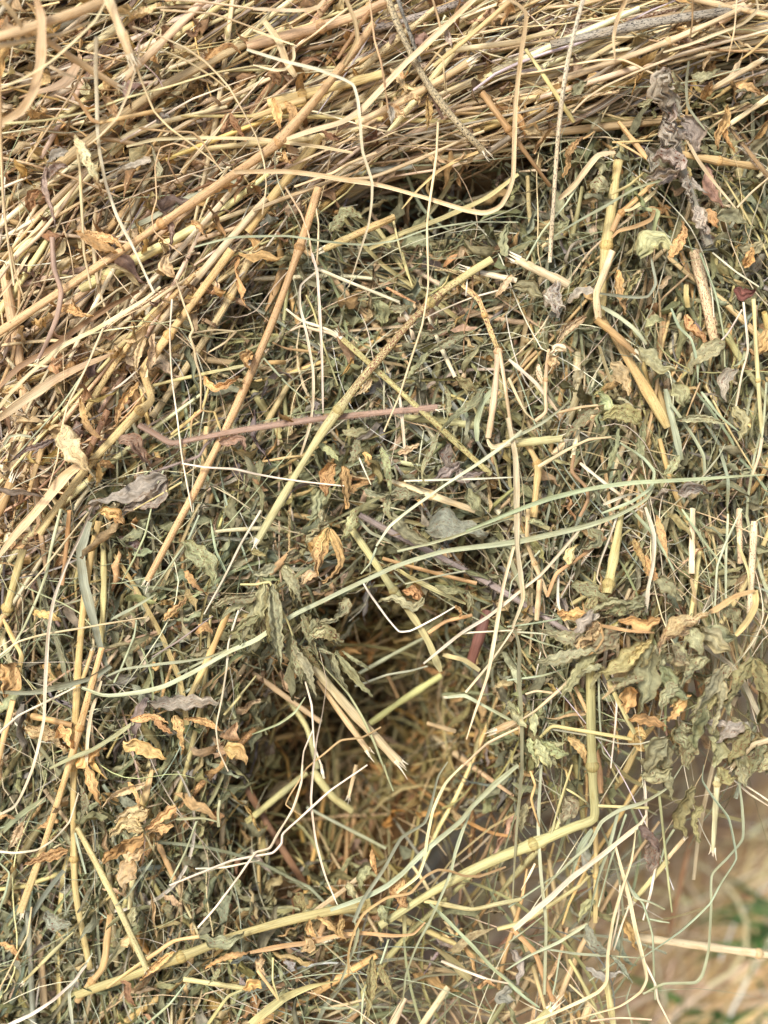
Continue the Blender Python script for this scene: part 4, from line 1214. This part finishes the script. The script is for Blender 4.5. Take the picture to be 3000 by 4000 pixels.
13 L 50 or 26 350,980 340,1040 400,1110
13 L 70 lg 15 740,640 690,700 680,800 | small pale green leaf standing above the sweeping yellow stalk
13 L 40 or 18 755,525 760,620 790,710
13 L 60 lg 25 810,890 820,960 860,1010
13 L 110 or 23 960,720 920,800 980,900
13 L 70 lg 15 590,750 620,800 650,850
13 L 75 ol 15 750,1220 745,1400 720,1640
13 L 56 ol 17 800,1270 850,1400 930,1490
13 L 80 ta 8 40,1200 20,1280 50,1330
13 L 90 ol 12 260,820 300,880 300,940
13 L 60 or 21 1430,1420 1500,1390 1560,1420
13 L 100 gy 20 1659,1440 1580,1480 1659,1520
13 L 90 or 14 870,960 930,930 1000,900
23 L 100 gr 26 1010,30 1040,120 1030,210
23 L 130 ol 27 1180,120 1110,240 1080,340 1130,440 | olive serrated leaf hanging out over the bare ground
23 L 80 ol 26 1240,250 1180,340 1215,480 | narrow olive leaf hanging beside the serrated one
23 L 130 lg 28 840,60 930,50 1040,10
23 L 80 gr 27 1490,-20 1500,60 1510,130
23 L 90 ol 27 1330,0 1400,80 1460,60
23 L 75 bg 23 480,1020 520,1130 640,1215 | blue-grey pointed leaf at the lower right
23 L 46 bg 23 640,1215 700,1280 780,1390
23 L 80 gy 21 480,1290 600,1340 740,1320
23 L 70 dk 23 830,370 900,450 960,540 | dark shrivelled leaf hanging on a strand over the ground, upper piece
23 L 100 dk 22 900,480 910,580 890,690 | dark shrivelled leaf hanging on a strand over the ground, lower piece
23 L 70 or 14 720,960 770,1060 800,1180
23 L 70 lg 19 540,860 480,900 430,1000
23 L 100 gy 19 0,1180 60,1290 20,1420
23 L 70 ta 17 250,1480 270,1540 220,1600
23 L 110 gr 17 330,180 380,260 310,380
23 L 60 gr 17 90,230 70,330 60,420
G green alfalfa sprig with drooping leaves hanging above the dark hollow
>12 L 105 gr 24 60,465 30,600 20,745
>12 L 105 gr 26 100,470 120,620 130,800 160,1020
>12 L 70 gr 23 240,880 320,1000 395,1205
>12 L 75 gr 22 240,800 265,950 300,1110
>12 L 80 gr 21 600,560 560,640 490,695
>12 L 85 gr 24 350,790 450,760 560,850
>12 L 50 gr 22 400,720 470,715 540,700
>12 L 70 gr 19 490,920 530,1050 600,1160
>12 L 55 gr 20 525,920 620,1050 755,1195
>12 L 75 lg 26 165,360 230,450 260,520 300,610
>12 L 55 gr 22 375,690 370,780 345,860
>12 L 60 gr 20 300,660 330,760 400,960
>12 L 70 gr 21 120,345 60,380 -20,400
>02 L 70 gr 25 1659,550 1540,560 1470,570 1375,625
>02 L 60 gr 25 1680,670 1580,720 1520,770 1470,800
>12 L 70 gr 21 280,270 220,300 180,330
>12 S 16 yg 25 -100,470 0,470 90,455 130,560 200,700 260,860
G large crumpled clump of grey-green leaves with an orange core, at the lower right
>22 L 95 or 30 960,690 860,730 780,700 690,712
>22 L 115 ta 31 1000,800 1100,700 1180,690 1300,640
>22 L 130 gy 27 530,640 450,720 390,860
>22 L 110 ta 29 580,740 500,800 400,860
>22 L 115 gr 30 560,890 430,910 300,950 150,985
>22 L 80 gr 27 780,590 640,595 520,640
>22 L 90 gr 26 850,600 780,620 720,660
>22 L 70 gr 26 580,990 500,1020 420,1075
>22 L 80 yg 30 890,850 810,920 750,1015
>22 L 155 gr 28 900,870 880,1050 860,1180 820,1310
>22 L 105 gr 25 970,1000 1050,1120 1140,1210
>22 L 115 gr 27 1260,940 1150,1050 1090,1130
>22 L 150 gr 27 1230,770 1330,850 1410,910
>22 L 110 gr 27 1150,760 1190,830 1215,920
>22 L 145 ol 27 1560,950 1600,1100 1630,1230 1610,1370
>22 L 95 gr 27 1350,1030 1270,1180 1180,1300
>22 L 90 gr 26 1350,1090 1340,1260 1300,1430
>22 L 110 gr 25 960,430 1040,510 1110,600
>22 L 60 gr 27 860,1075 740,1100 640,1175
>22 L 100 gr 27 1390,620 1440,680 1480,750
>22 L 70 or 25 1130,1210 1070,1270 1000,1350
>22 L 70 or 30 350,670 400,655 480,655
>22 L 130 gr 28 700,760 620,840 500,880
>22 L 110 gr 25 1100,1100 1010,1180 960,1280
>22 L 100 gr 26 1030,870 1100,960 1150,1020
G clump of grey-green leaves hanging at the right edge over the bare ground
>22 L 110 gr 24 1060,1420 1110,1480 1140,1530
>22 L 150 gr 27 1010,1480 920,1560 870,1680
>22 L 130 gr 26 1250,1290 1200,1400 1180,1540
>22 L 120 ol 27 1550,1420 1480,1520 1400,1620
>22 L 120 gr 26 1640,1480 1590,1600 1540,1700
>22 L 110 gr 25 1300,1450 1330,1560 1300,1650
>22 L 110 gr 24 1180,1500 1130,1590 1140,1670
>22 L 100 gy 25 1500,1380 1400,1430 1320,1500
>22 L 120 gr 25 1680,1560 1640,1640 1560,1690
>22 L 100 gr 24 1450,1560 1500,1650 1510,1720
G light green trefoil sprig left of the arched yellow-green stem, lower right
>22 L 75 lg 24 185,1480 270,1540 365,1575
>22 L 95 lg 25 165,1470 200,1560 250,1655
>22 L 60 lg 24 110,1470 120,1540 155,1600
>22 L 95 lg 23 -30,1270 20,1310 90,1400
>22 L 60 lg 22 150,1300 140,1380 150,1450
G grey-lilac woolly twig with rolled felted leaves, hanging at the upper right
>20 K 46 lv/hair 26 985,480 985,620 1010,780 1045,930 1090,1060 1120,1180 1180,1330 1240,1450 1280,1590
>20 L 140 lv/wool 29 1010,470 960,560 990,650 1000,760
>20 L 130 lv/wool 29 990,600 1030,700 1020,820 1060,900
>20 L 110 lv/wool 28 1000,780 1010,860 1060,930 1060,1000
>20 L 110 lv/wool 28 910,1030 990,1020 1080,1070 1040,1120
>20 L 90 lv/wool 28 1080,1100 1000,1120 930,1140 860,1165
>20 L 80 lv/wool 27 1120,1130 1140,1240 1180,1340
>20 L 80 lv/wool 26 1180,1340 1220,1430 1260,1520
"""

# ------------------------------------------------------------------ building what the traces describe
SC = 1000.0 / 1659.0
FS = 3000.0 / 1659.0
def to_photo(tile, pts):
    a = np.array([[float(q) for q in p.split(',')] for p in pts])
    if tile == 'F':
        return a * FS, FS
    return a * SC + np.array([int(tile[0]) * 1000.0, int(tile[1]) * 1000.0]), SC

def curve(a, step, crisp=0.0):
    """Catmull-Rom through the points, evenly resampled"""
    if len(a) == 2:
        a = np.array([a[0], (a[0] + a[1]) / 2 + rng.normal(0, 2.0, 2), a[1]])
    p = np.vstack([2 * a[0] - a[1], a, 2 * a[-1] - a[-2]])
    out = []
    for i in range(1, len(p) - 2):
        p0, p1, p2, p3 = p[i - 1:i + 3]
        d = lambda q, r: max(np.linalg.norm(r - q), 1e-6) ** 0.5
        t0 = 0; t1 = t0 + d(p0, p1); t2 = t1 + d(p1, p2); t3 = t2 + d(p2, p3)
        t = np.linspace(t1, t2, 12, endpoint=False)[:, None]
        A1 = (t1 - t) / (t1 - t0) * p0 + (t - t0) / (t1 - t0) * p1
        A2 = (t2 - t) / (t2 - t1) * p1 + (t - t1) / (t2 - t1) * p2
        A3 = (t3 - t) / (t3 - t2) * p2 + (t - t2) / (t3 - t2) * p3
        B1 = (t2 - t) / (t2 - t0) * A1 + (t - t0) / (t2 - t0) * A2
        B2 = (t3 - t) / (t3 - t1) * A2 + (t - t1) / (t3 - t1) * A3
        C = (t2 - t) / (t2 - t1) * B1 + (t - t1) / (t2 - t1) * B2
        u = (t - t1) / (t2 - t1)
        out.append(C * (1 - crisp) + crisp * (p1 * (1 - u) + p2 * u))
    q = np.vstack(out + [a[-1:]])
    L = np.concatenate([[0], np.cumsum(np.linalg.norm(np.diff(q, axis=0), axis=1))])
    n = int(np.clip(L[-1] / step, 6, 90))
    s = np.linspace(0, L[-1], n)
    return np.stack([np.interp(s, L, q[:, 0]), np.interp(s, L, q[:, 1])], -1), L[-1]

def lay(q, h, sag=1.0):
    """height profile: follows the smooth relief stiffly, at h mm above it"""
    b = smooth_h(q[:, 0], q[:, 1])
    n = len(q); s = np.linspace(-1, 1, n)
    k = np.polyfit(s, b, 2 if n > 20 else 1)
    w = np.polyval(k, s) + (h - 9) + rng.normal(0, 1.2) * s * sag - abs(rng.normal(0, 1.3)) * s * s * sag
    return w

def colour_run(key, n, amt=0.10):
    base = PAL[key] * 0.98 * np.exp(rng.normal(0, amt)) * np.exp(rng.normal(0, 0.03, 3))
    x = np.linspace(0, 1, n)[:, None]
    k = rng.uniform(2, 7)
    run = base * (1 + np.interp(x[:, 0], np.linspace(0, 1, 8), rng.normal(0, 0.09, 8))[:, None] + 0.09 * np.sin(x * k + rng.uniform(0, 6)) + 0.05 * np.sin(x * k * 3.1 + rng.uniform(0, 6)))
    other = {'yg': 'lg', 'go': 'yg', 'gg': 'lg', 'pa': 'ta', 'wh': 'pa', 'or': 'br', 'ta': 'pa'}.get(key)
    if other and rng.random() < 0.6:
        t = sstep(rng.uniform(0, 0.5), rng.uniform(0.6, 1.2), x)
        run = run * (1 - 0.55 * t) + PAL[other] * 0.55 * t
    return run

LIST = []        # name, object, label, points, width, key, kind
GROUPS = {'K': 'thick hay stalks lying over the loose hay', 'S': 'thin straws lying over the loose hay',
          'B': 'flat grass blades lying over the loose hay', 'L': 'single dried leaves lying on the loose hay',
          'G': 'leafy sprigs and leaf clumps on the loose hay'}
NAMES = {'K': 'hay_stalk', 'S': 'thin_straw', 'B': 'grass_blade', 'L': 'dried_leaf', 'G': 'alfalfa_sprig'}
CATS = {'K': 'stalk', 'S': 'straw', 'B': 'grass blade', 'L': 'leaf', 'G': 'leafy sprig'}

def strand_geo(P, W, col, kind, flat, speckle=0.0, tw=None):
    g = Geo(); n = len(P)
    if tw is None:
        tw = (rng.normal(0, 0.25) + rng.normal(0, 0.5) * np.linspace(-1, 1, n))[None]
    g.strands(P[None], W[None], col[None], sides={'K': 12, 'S': 8, 'B': 3}[kind], flat=flat, twist=tw, speckle=speckle)
    return g

def splinters(end, direction, w, col):
    """torn fibres at a broken end"""
    g = Geo(); m = 6; k = 7
    d = norm(direction)
    side = norm(np.cross(d, np.array([0, 0, 1.0]))); up = np.cross(side, d)
    a = rng.uniform(0, 6.28, k); r = w * 0.36
    L = rng.uniform(0.6, 2.3, k) * w
    s = np.linspace(0, 1, m)
    off = (np.cos(a)[:, None] * side + np.sin(a)[:, None] * up)
    P = end + (off * r)[:, None, :] * (1 + 0.9 * (s ** 2)[None, :, None] * rng.uniform(-0.5, 1.5, (k, 1, 1))) + d * (s[None, :, None] * L[:, None, None] - 0.4 * w)
    W = w * rng.uniform(0.2, 0.45, (k, 1)) * (1 - 0.8 * s)[None, :]
    c = np.ones((k, m, 3)) * np.clip(col * 1.12, 0, 0.85)
    g.strands(P, W, c, sides=5, flat=0.5)
    return g

def build_strand(kind, tile, width, key, opts, h, pts, parent=None):
    a, sc = to_photo(tile, pts)
    wmm = width * sc * 0.1
    if kind == 'K':                                              # stiff stalks stay straight between their real bends
        for _ in range(6):
            for i in range(1, len(a) - 1):
                d0, d1 = a[i] - a[i - 1], a[i + 1] - a[i]
                l0, l1 = np.linalg.norm(d0), np.linalg.norm(d1)
                turn = math.degrees(math.acos(np.clip(d0 @ d1 / (l0 * l1 + 1e-9), -1, 1)))
                if turn < 17: a[i] += 0.4 * ((a[i - 1] * l1 + a[i + 1] * l0) / (l0 + l1) - a[i])
    q, Lpx = curve(a, max(6.0, wmm * 5), {'K': 0.35, 'S': 0.6, 'B': 0.5}[kind])
    n = len(q)
    w = lay(q, h)
    wob = 0.10 * wmm * 10
    q = q + np.stack([np.sin(np.linspace(0, Lpx / 60, n) + rng.uniform(0, 6)), np.cos(np.linspace(0, Lpx / 47, n) + rng.uniform(0, 6))], -1) * wob * (0.12 if kind == 'K' else 0.45)
    P = face_at(q[:, 0], q[:, 1], w)
    x = np.linspace(0, 1, n)
    W = wmm * (1 + 0.05 * np.sin(x * 11 + rng.uniform(0, 6)) + 0.04 * np.sin(x * 29 + rng.uniform(0, 6)))
    flat = rng.uniform(0.55, 0.85)
    W = W * (1 + np.interp(x, np.linspace(0, 1, 9), rng.normal(0, 0.07, 9)))
    if kind == 'B':
        W = W * np.clip(0.35 + 1.1 * np.sin(math.pi * (0.08 + 0.84 * x)) ** 0.7, 0.1, 1.08)
        if rng.random() < 0.5: W = W * (1 - 0.5 * x ** 3)
    elif kind == 'S':
        flat = 0.7; W = W * (1 - 0.3 * x ** 2)
    sp = 0.0; nodes = []; fr = []; hair = False
    for o in opts:
        if o.startswith('sp'): sp = float(o[2:])
        elif o.startswith('sd'): sp = 1.0 + float(o[2:])
        elif o.startswith('n'): nodes.append(float(o[1:]))
        elif o.startswith('f'): fr.append(int(o[1:]))
        elif o == 'hair': hair = True
    if kind == 'K' and sp == 0: sp = 0.12 * (rng.random() < 0.5)
    for t in nodes:
        W = W * (1 + 0.30 * np.exp(-((x - t) * Lpx * 0.1 / (wmm * 0.9)) ** 2))
    if 0.85 <= sp < 0.9: sp = (0.80 * sstep(0.0, 0.22, x) * sstep(0.72, 0.42, x) + 0.05)[None]
    col = colour_run(key, n)
    has = bool(nodes or fr or hair) and parent is None
    g = strand_geo(P, W, col, kind, flat, sp)
    mat = M_BLADE if kind == 'B' else M_STEM
    if parent is not None:
        g.build('stem', mat, parent=parent)
        root = parent
        if not hair: return root, P, q
        nodes, fr = [], []
        has = True
    if not has:
        return g.build(NAMES[kind], mat), P, q
    if parent is None:
        root = empty(NAMES[kind], P[0])
        g.build('stem', mat, parent=root)
    for t in nodes:
        i = int(np.clip(round(t * (n - 1)), 1, n - 2)); T = norm(P[i + 1] - P[i - 1])
        m = 7; s = np.linspace(-1, 1, m)
        NP = P[i] + T * (s * wmm * 0.55)[:, None]
        NW = wmm * (1.36 + 0.16 * np.cos(s * 2.2) - 0.35 * s * s)
        c = np.ones((m, 3)) * np.clip(col[i] * np.array([0.92, 0.84, 0.72]), 0, 0.8)
        strand_geo(NP, NW, c, 'K', 0.92, 0.25, np.zeros((1, m))).build('node', M_STEM, parent=root)
    for e in fr:
        i, j = (0, 2) if e == 0 else (n - 1, n - 3)
        splinters(P[i], P[i] - P[j], W[i], PAL['wh']).build('torn_end', M_STEM, parent=root)
    if hair:
        k = int(Lpx * 2.2); m = 4
        t = rng.random(k) * (n - 1.001); i = t.astype(int); f = (t - i)[:, None]
        B = P[i] * (1 - f) + P[i + 1] * f; T = norm(P[i + 1] - P[i])
        up = np.array([0, 0, 1.0]); sd_ = norm(np.cross(T, up)); ang = rng.uniform(0, 6.28, k)[:, None]
        d = norm(sd_ * np.cos(ang) + np.cross(sd_, T) * np.sin(ang) + T * rng.normal(0, 0.35, (k, 1)))
        s = np.linspace(0, 1, m)[None, :, None]
        L = rng.uniform(0.5, 1.1, (k, 1, 1)) * (0.45 + 0.4 * wmm)
        HP = (B + d * wmm * 0.4)[:, None, :] + d[:, None, :] * s * L + rng.normal(0, 0.04, (k, 1, 3)) * s
        HW = 0.06 * (1 - 0.7 * s[..., 0]) * np.ones((k, 1))
        hg = Geo(); hg.strands(HP, HW, np.ones((k, m, 3)) * lin(190, 174, 160), sides=3)
        tag(hg.build('hair', M_BLADE, parent=root), None, None, kind='stuff')
    return root, P, q

def build_leaf(tile, width, key, opts, h, pts, parent=None):
    a, sc = to_photo(tile, pts)
    wmm = width * sc * 0.1
    q, Lpx = curve(a, 6.0)
    na, nb = 19, 9
    x = np.linspace(0, 1, len(q)); xs = np.linspace(0, 1, na)
    q = np.stack([np.interp(xs, x, q[:, 0]), np.interp(xs, x, q[:, 1])], -1)
    w = lay(q, h + 1.5, 0.5) + rng.normal(0, 0.22) * wmm * np.sin(xs * math.pi) + rng.normal(0, 0.12) * Lpx * 0.1 * (xs - 0.5) * 0.5
    P = face_at(q[:, 0], q[:, 1], w)
    T = norm(np.gradient(P, axis=0)); up = np.array([0, 0, 1.0])
    S = norm(np.cross(T, up)); Nn = np.cross(S, T)
    tilt = rng.normal(0, 0.3) + rng.normal(0, 0.4) * (xs - 0.5)
    S, Nn = (S * np.cos(tilt)[:, None] + Nn * np.sin(tilt)[:, None]), (Nn * np.cos(tilt)[:, None] - S * np.sin(tilt)[:, None])
    t = np.linspace(-1, 1, nb)
    prof = np.clip(np.sin(math.pi * np.clip(xs * 0.97 + 0.02, 0, 1) ** 0.72), 0.05, 1) ** 0.95
    wool = 'wool' in opts
    ser = 1 + np.convolve(rng.normal(0, 0.11, na + 2), [0.3, 0.4, 0.3], 'valid') * sstep(0.1, 0.5, xs)
    ruf = np.stack([np.convolve(rng.normal(0, 1.0, na + 6), [0.06, 0.14, 0.2, 0.2, 0.2, 0.14, 0.06], 'valid') for _ in range(2)], 1) * 2.9
    fold = rng.choice([-1, 1]) * rng.uniform(0.5, 2.0) if not wool else 2.0
    cr = 0.12 * wmm * (1.6 if wool else 1.0)
    f = rng.uniform(0.8, 1.3, 6); ph = rng.uniform(0, 6.28, 8)
    X, Tt = np.meshgrid(xs * Lpx * 0.1 / max(wmm, 2), t, indexing='ij')
    roll = (fold * (0.7 + 0.5 * np.sin(xs * 3 + ph[7])))[:, None]
    ra = np.maximum(np.abs(roll), 0.05)
    y = np.sin(Tt * ra) / ra; z = (1 - np.cos(Tt * ra)) / ra * np.sign(roll)
    hw = (wmm * 0.5 * prof * ser)[:, None]
    Z = hw * z + cr * (np.where(Tt < 0, ruf[:, :1], ruf[:, 1:]) * np.abs(Tt) ** 1.3 + 0.35 * np.sin(X * 9 * f[1] + ph[1] - Tt * 3) * np.abs(Tt)
                       + 1.0 * np.sin(Tt * 7 * f[2] + ph[2] + X * 1.2) + 0.22 * rng.normal(size=X.shape)) - 0.10 * wmm * np.exp(-(Tt / 0.16) ** 2) * np.sign(0.6)
    # ripples along side veins
    Z = Z + 0.02 * wmm * np.sin((X * 1.6 - np.abs(Tt) * 0.9) * 11) * (np.abs(Tt) > 0.05)
    Y = hw * y + cr * 0.6 * np.sin(X * 9 * f[3] + ph[3])
    V = P[:, None, :] + S[:, None, :] * Y[..., None] + Nn[:, None, :] * Z[..., None]
    G = np.zeros_like(V); o = rng.uniform(0, 900)
    G[..., 0] = Tt * wmm * 0.5 + o; G[..., 1] = X * wmm + o; G[..., 2] = o
    c = 1.18 * colour_run(key, na, 0.14)[:, None, :] * (1 + 0.10 * rng.normal(size=(1, nb, 1)) * np.ones((na, 1, 1))) 
    edge_brown = (np.abs(Tt) > 0.8)[..., None] * 0.25
    c = c * (1 - edge_brown) + edge_brown * c * np.array([1.15, 0.95, 0.7])
    g = Geo(); g.sheets(V[None], c[None], G[None], rng.choice([0.0, 0.3, 0.45]))
    name = 'leaf' if parent is not None else 'dried_leaf'
    big = wmm > 4.6
    root = g.build(name, M_LEAF, parent=parent)
    if big:
        mid = V[:, nb // 2, :] + Nn * 0.12
        mg = Geo(); mg.strands(mid[None, :-1], (0.34 * (1 - 0.7 * xs[:-1]) + 0.0 * xs[:-1])[None] * 1.0, (c[None, :-1, nb // 2] * 1.25), sides=5)
        if parent is None:
            root.parent = None
        mo = mg.build('midrib', M_STEM, parent=root)
    return root, P, q

def parse():
    cur = None; items = []
    for line in TRACES.strip().split('\n'):
        line = line.strip()
        if not line or line.startswith('#'): continue
        if line.startswith('G '):
            cur = {'k': 'G', 'label': line[2:].strip(), 'parts': []}; items.append(cur); continue
        sub = line.startswith('>')
        body, _, lab = line.lstrip('>').partition('|')
        t = body.split()
        keyopt = t[3].split('/')
        opts = keyopt[1].split(',') if len(keyopt) > 1 else []
        it = {'k': t[1], 'tile': t[0], 'w': float(t[2]), 'key': keyopt[0], 'opts': opts, 'h': float(t[4]), 'pts': t[5:], 'label': lab.strip()}
        if sub: cur['parts'].append(it)
        else: items.append(it)
    return items

for it in parse():
    if it['k'] == 'G':
        first = it['parts'][0]; a, sc = to_photo(first['tile'], first['pts'])
        root = empty('alfalfa_sprig' if 'sprig' in it['label'] else 'woolly_twig' if 'twig' in it['label'] else 'leaf_clump', face_at(a[0, 0], a[0, 1], smooth_h(a[0, 0], a[0, 1]) + first['h'] - 9))
        qs = []
        for p in it['parts']:
            fn = build_leaf if p['k'] == 'L' else None
            if fn: _, _, q = build_leaf(p['tile'], p['w'], p['key'], p['opts'], p['h'], p['pts'], root)
            else: _, _, q = build_strand(p['k'], p['tile'], p['w'], p['key'], p['opts'], p['h'], p['pts'], root)
            qs.append(q)
            if p['k'] == 'L':                                    # more leaves bunched behind the ones in front
                for _ in range(2):
                    a = np.array([[float(t) for t in s_.split(',')] for s_ in p['pts']])
                    c0 = a[0]; th = rng.normal(0, 0.5); R2 = np.array([[math.cos(th), -math.sin(th)], [math.sin(th), math.cos(th)]])
                    b2 = (a - c0) @ R2.T * rng.uniform(0.6, 0.95) + c0 + rng.normal(0, 26, 2)
                    build_leaf(p['tile'], p['w'] * rng.uniform(0.5, 0.9), p['key'] if rng.random() < 0.75 else 'ol', [], p['h'] - rng.uniform(2, 7),
                               [f'{x_:.0f},{y_:.0f}' for x_, y_ in b2], root)
        LIST.append([root, it['label'], np.vstack(qs), 60.0, 'gr', 'G'])
    elif it['k'] == 'L':
        o, P, q = build_leaf(it['tile'], it['w'], it['key'], it['opts'], it['h'], it['pts'])
        LIST.append([o, it['label'], q, it['w'] * (FS if it['tile'] == 'F' else SC), it['key'], 'L'])
    else:
        o, P, q = build_strand(it['k'], it['tile'], it['w'], it['key'], it['opts'], it['h'], it['pts'])
        LIST.append([o, it['label'], q, it['w'] * (FS if it['tile'] == 'F' else SC), it['key'], it['k']])

# ------------------------------------------------------------------ labels
LAND = [('longest thick golden stalk', 'the longest golden stalk'), ('straight golden stalk with frayed', 'the straight frayed golden stalk'),
        ('bowed yellow-green stalk', 'the rust-freckled bowed stalk'), ('spotted yellow stalk crossing', 'the spotted yellow stalk'),
        ('pinkish hairy twig', 'the pink hairy twig'), ('longest pale green grass', 'the longest pale green blade'),
        ('long yellow stalk sweeping', 'the sweeping yellow stalk'), ('bent yellow stalk that', 'the bent yellow stalk'),
        ('dark weathered split', 'the dark flecked stalk'), ('white straw with black', 'the black-flecked white straw'),
        ('grey-lilac woolly twig', 'the grey woolly twig'), ('wide yellow stalk standing', 'the wide upright yellow stalk'),
        ('yellow ridged stalk standing', 'the ridged yellow stalk'), ('long golden stalk standing upright along', 'the upright golden stalk'),
        ('long white blade falling', 'the long white blade'), ('broad tan leaf pointing left', 'the tan leaf clump'),
        ('green alfalfa sprig', 'the drooping green sprig'), ('large crumpled clump', 'the big grey-green clump'),
        ('thick peeled straw', 'the thick peeled straw'), ('grey-green strand looping', 'the bowed hanging strand'),
        ('thick pale stalk reaching', 'the thick level pale stalk'), ('right torn lobe', 'the bright orange leaf'),
        ('broad woolly blue', 'the broad woolly leaf'), ('cream left leg', 'the forked cream stem'), ('pale flat strand looping', 'the U-shaped pale strand'),
        ('zigzag golden', 'the zigzag golden stalk'), ('pale torn leaf ending', 'the pale torn leaf'), ('cream strand falling', 'the cream hooked strand')]
def landmarks():
    out = []
    for key, short in LAND:
        for r in LIST:
            if r[1].startswith(key) or (key in r[1] and r[1].index(key) < 3):
                out.append((short, r[2], r[0])); break
        else:
            print('no landmark', key)
    return out
MARKS = landmarks()
def describe(q, width, key, kind, own):
    d = q[-1] - q[0]; L = np.linalg.norm(np.diff(q, axis=0), axis=1).sum()
    c = q[len(q) // 2]
    if kind == 'L':
        noun = 'leaf'; size = 'small' if L * width < 3000 else 'broad' if width > 55 else 'narrow'
    else:
        noun = {'K': 'stalk', 'S': 'straw', 'B': 'blade'}[kind]
        size = 'fine' if width < 8 else 'thin' if width < 14 else 'thick' if width > 24 else 'slim'
        if L < 150: size = 'short ' + size
    bend = np.linalg.norm(d) / max(L, 1)
    ang = math.degrees(math.atan2(-d[1], d[0])) % 180
    ori = 'level' if ang < 18 or ang > 162 else 'rising-right' if ang < 68 else 'upright' if ang < 112 else 'falling-right'
    shp = 'strongly curved' if bend < 0.82 else ori
    best = None
    for short, mq, o in MARKS:
        if o is own: continue
        dd = np.linalg.norm(mq - c, axis=1); i = int(dd.argmin())
        if best is None or dd[i] < best[0]: best = (dd[i], short, mq, i)
    dist, short, mq, i = best
    v = c - mq[i]
    side = ('right of' if v[0] > 0 else 'left of') if abs(v[0]) > abs(v[1]) else ('below' if v[1] > 0 else 'above')
    if dist < 40: side = 'crossing'
    elif dist < 130: side = 'just ' + side
    y0, y1 = mq[:, 1].min(), mq[:, 1].max(); x0, x1 = mq[:, 0].min(), mq[:, 0].max()
    if y1 - y0 > (x1 - x0) * 0.6: f = (mq[i, 1] - y0) / max(y1 - y0, 1); pn = ("'s upper part", "'s middle", "'s lower part")
    else: f = (mq[i, 0] - x0) / max(x1 - x0, 1); pn = ("'s left part", "'s middle", "'s right part")
    part = pn[0] if f < 0.33 else pn[1] if f < 0.67 else pn[2]
    return f"{size} {WORDS[key]} {shp} {noun} {side} {short}{part}", c, ang

def put_labels(rows):
    used = {}
    for r in rows:
        o, lab, q, width, key, kind = r
        if not lab:
            lab, c, ang = describe(q, width, key, kind, o)
            r[1] = lab; r.append(True)
        else:
            r.append(False)
        used.setdefault(lab, []).append(r)
    for lab, rs in list(used.items()):
        if len(rs) > 1:
            rs = [r for r in rs]
            rs.sort(key=lambda r: r[2][len(r[2]) // 2][1])
            words_ = {2: ['upper', 'lower'], 3: ['top', 'middle', 'lowest']}.get(len(rs)) or [ 'highest', 'second-highest', 'third-highest', 'fourth-highest', 'fifth-highest', 'sixth-highest', 'seventh-highest', 'eighth-highest'][:len(rs)]
            for w_, r in zip(words_, rs):
                r[1] = f"{lab}, {w_} of {['two', 'three', 'four', 'five', 'six', 'seven', 'eight'][min(len(rs), 8) - 2]}"
    for r in rows:
        lab = r[1]
        if len(lab.split()) > 16: print('LONG', lab)
        name = r[0].name.split('.')[0]
        tag(r[0], lab, 'leaf clump' if name == 'leaf_clump' else 'twig' if name == 'woolly_twig' else CATS[r[5]], GROUPS[r[5]])
put_labels(LIST)
for o in scene.objects:
    if '_o' in o: del o['_o']
print('things', len(LIST), 'verts', sum(len(o.data.vertices) for o in scene.objects if o.type == 'MESH'))
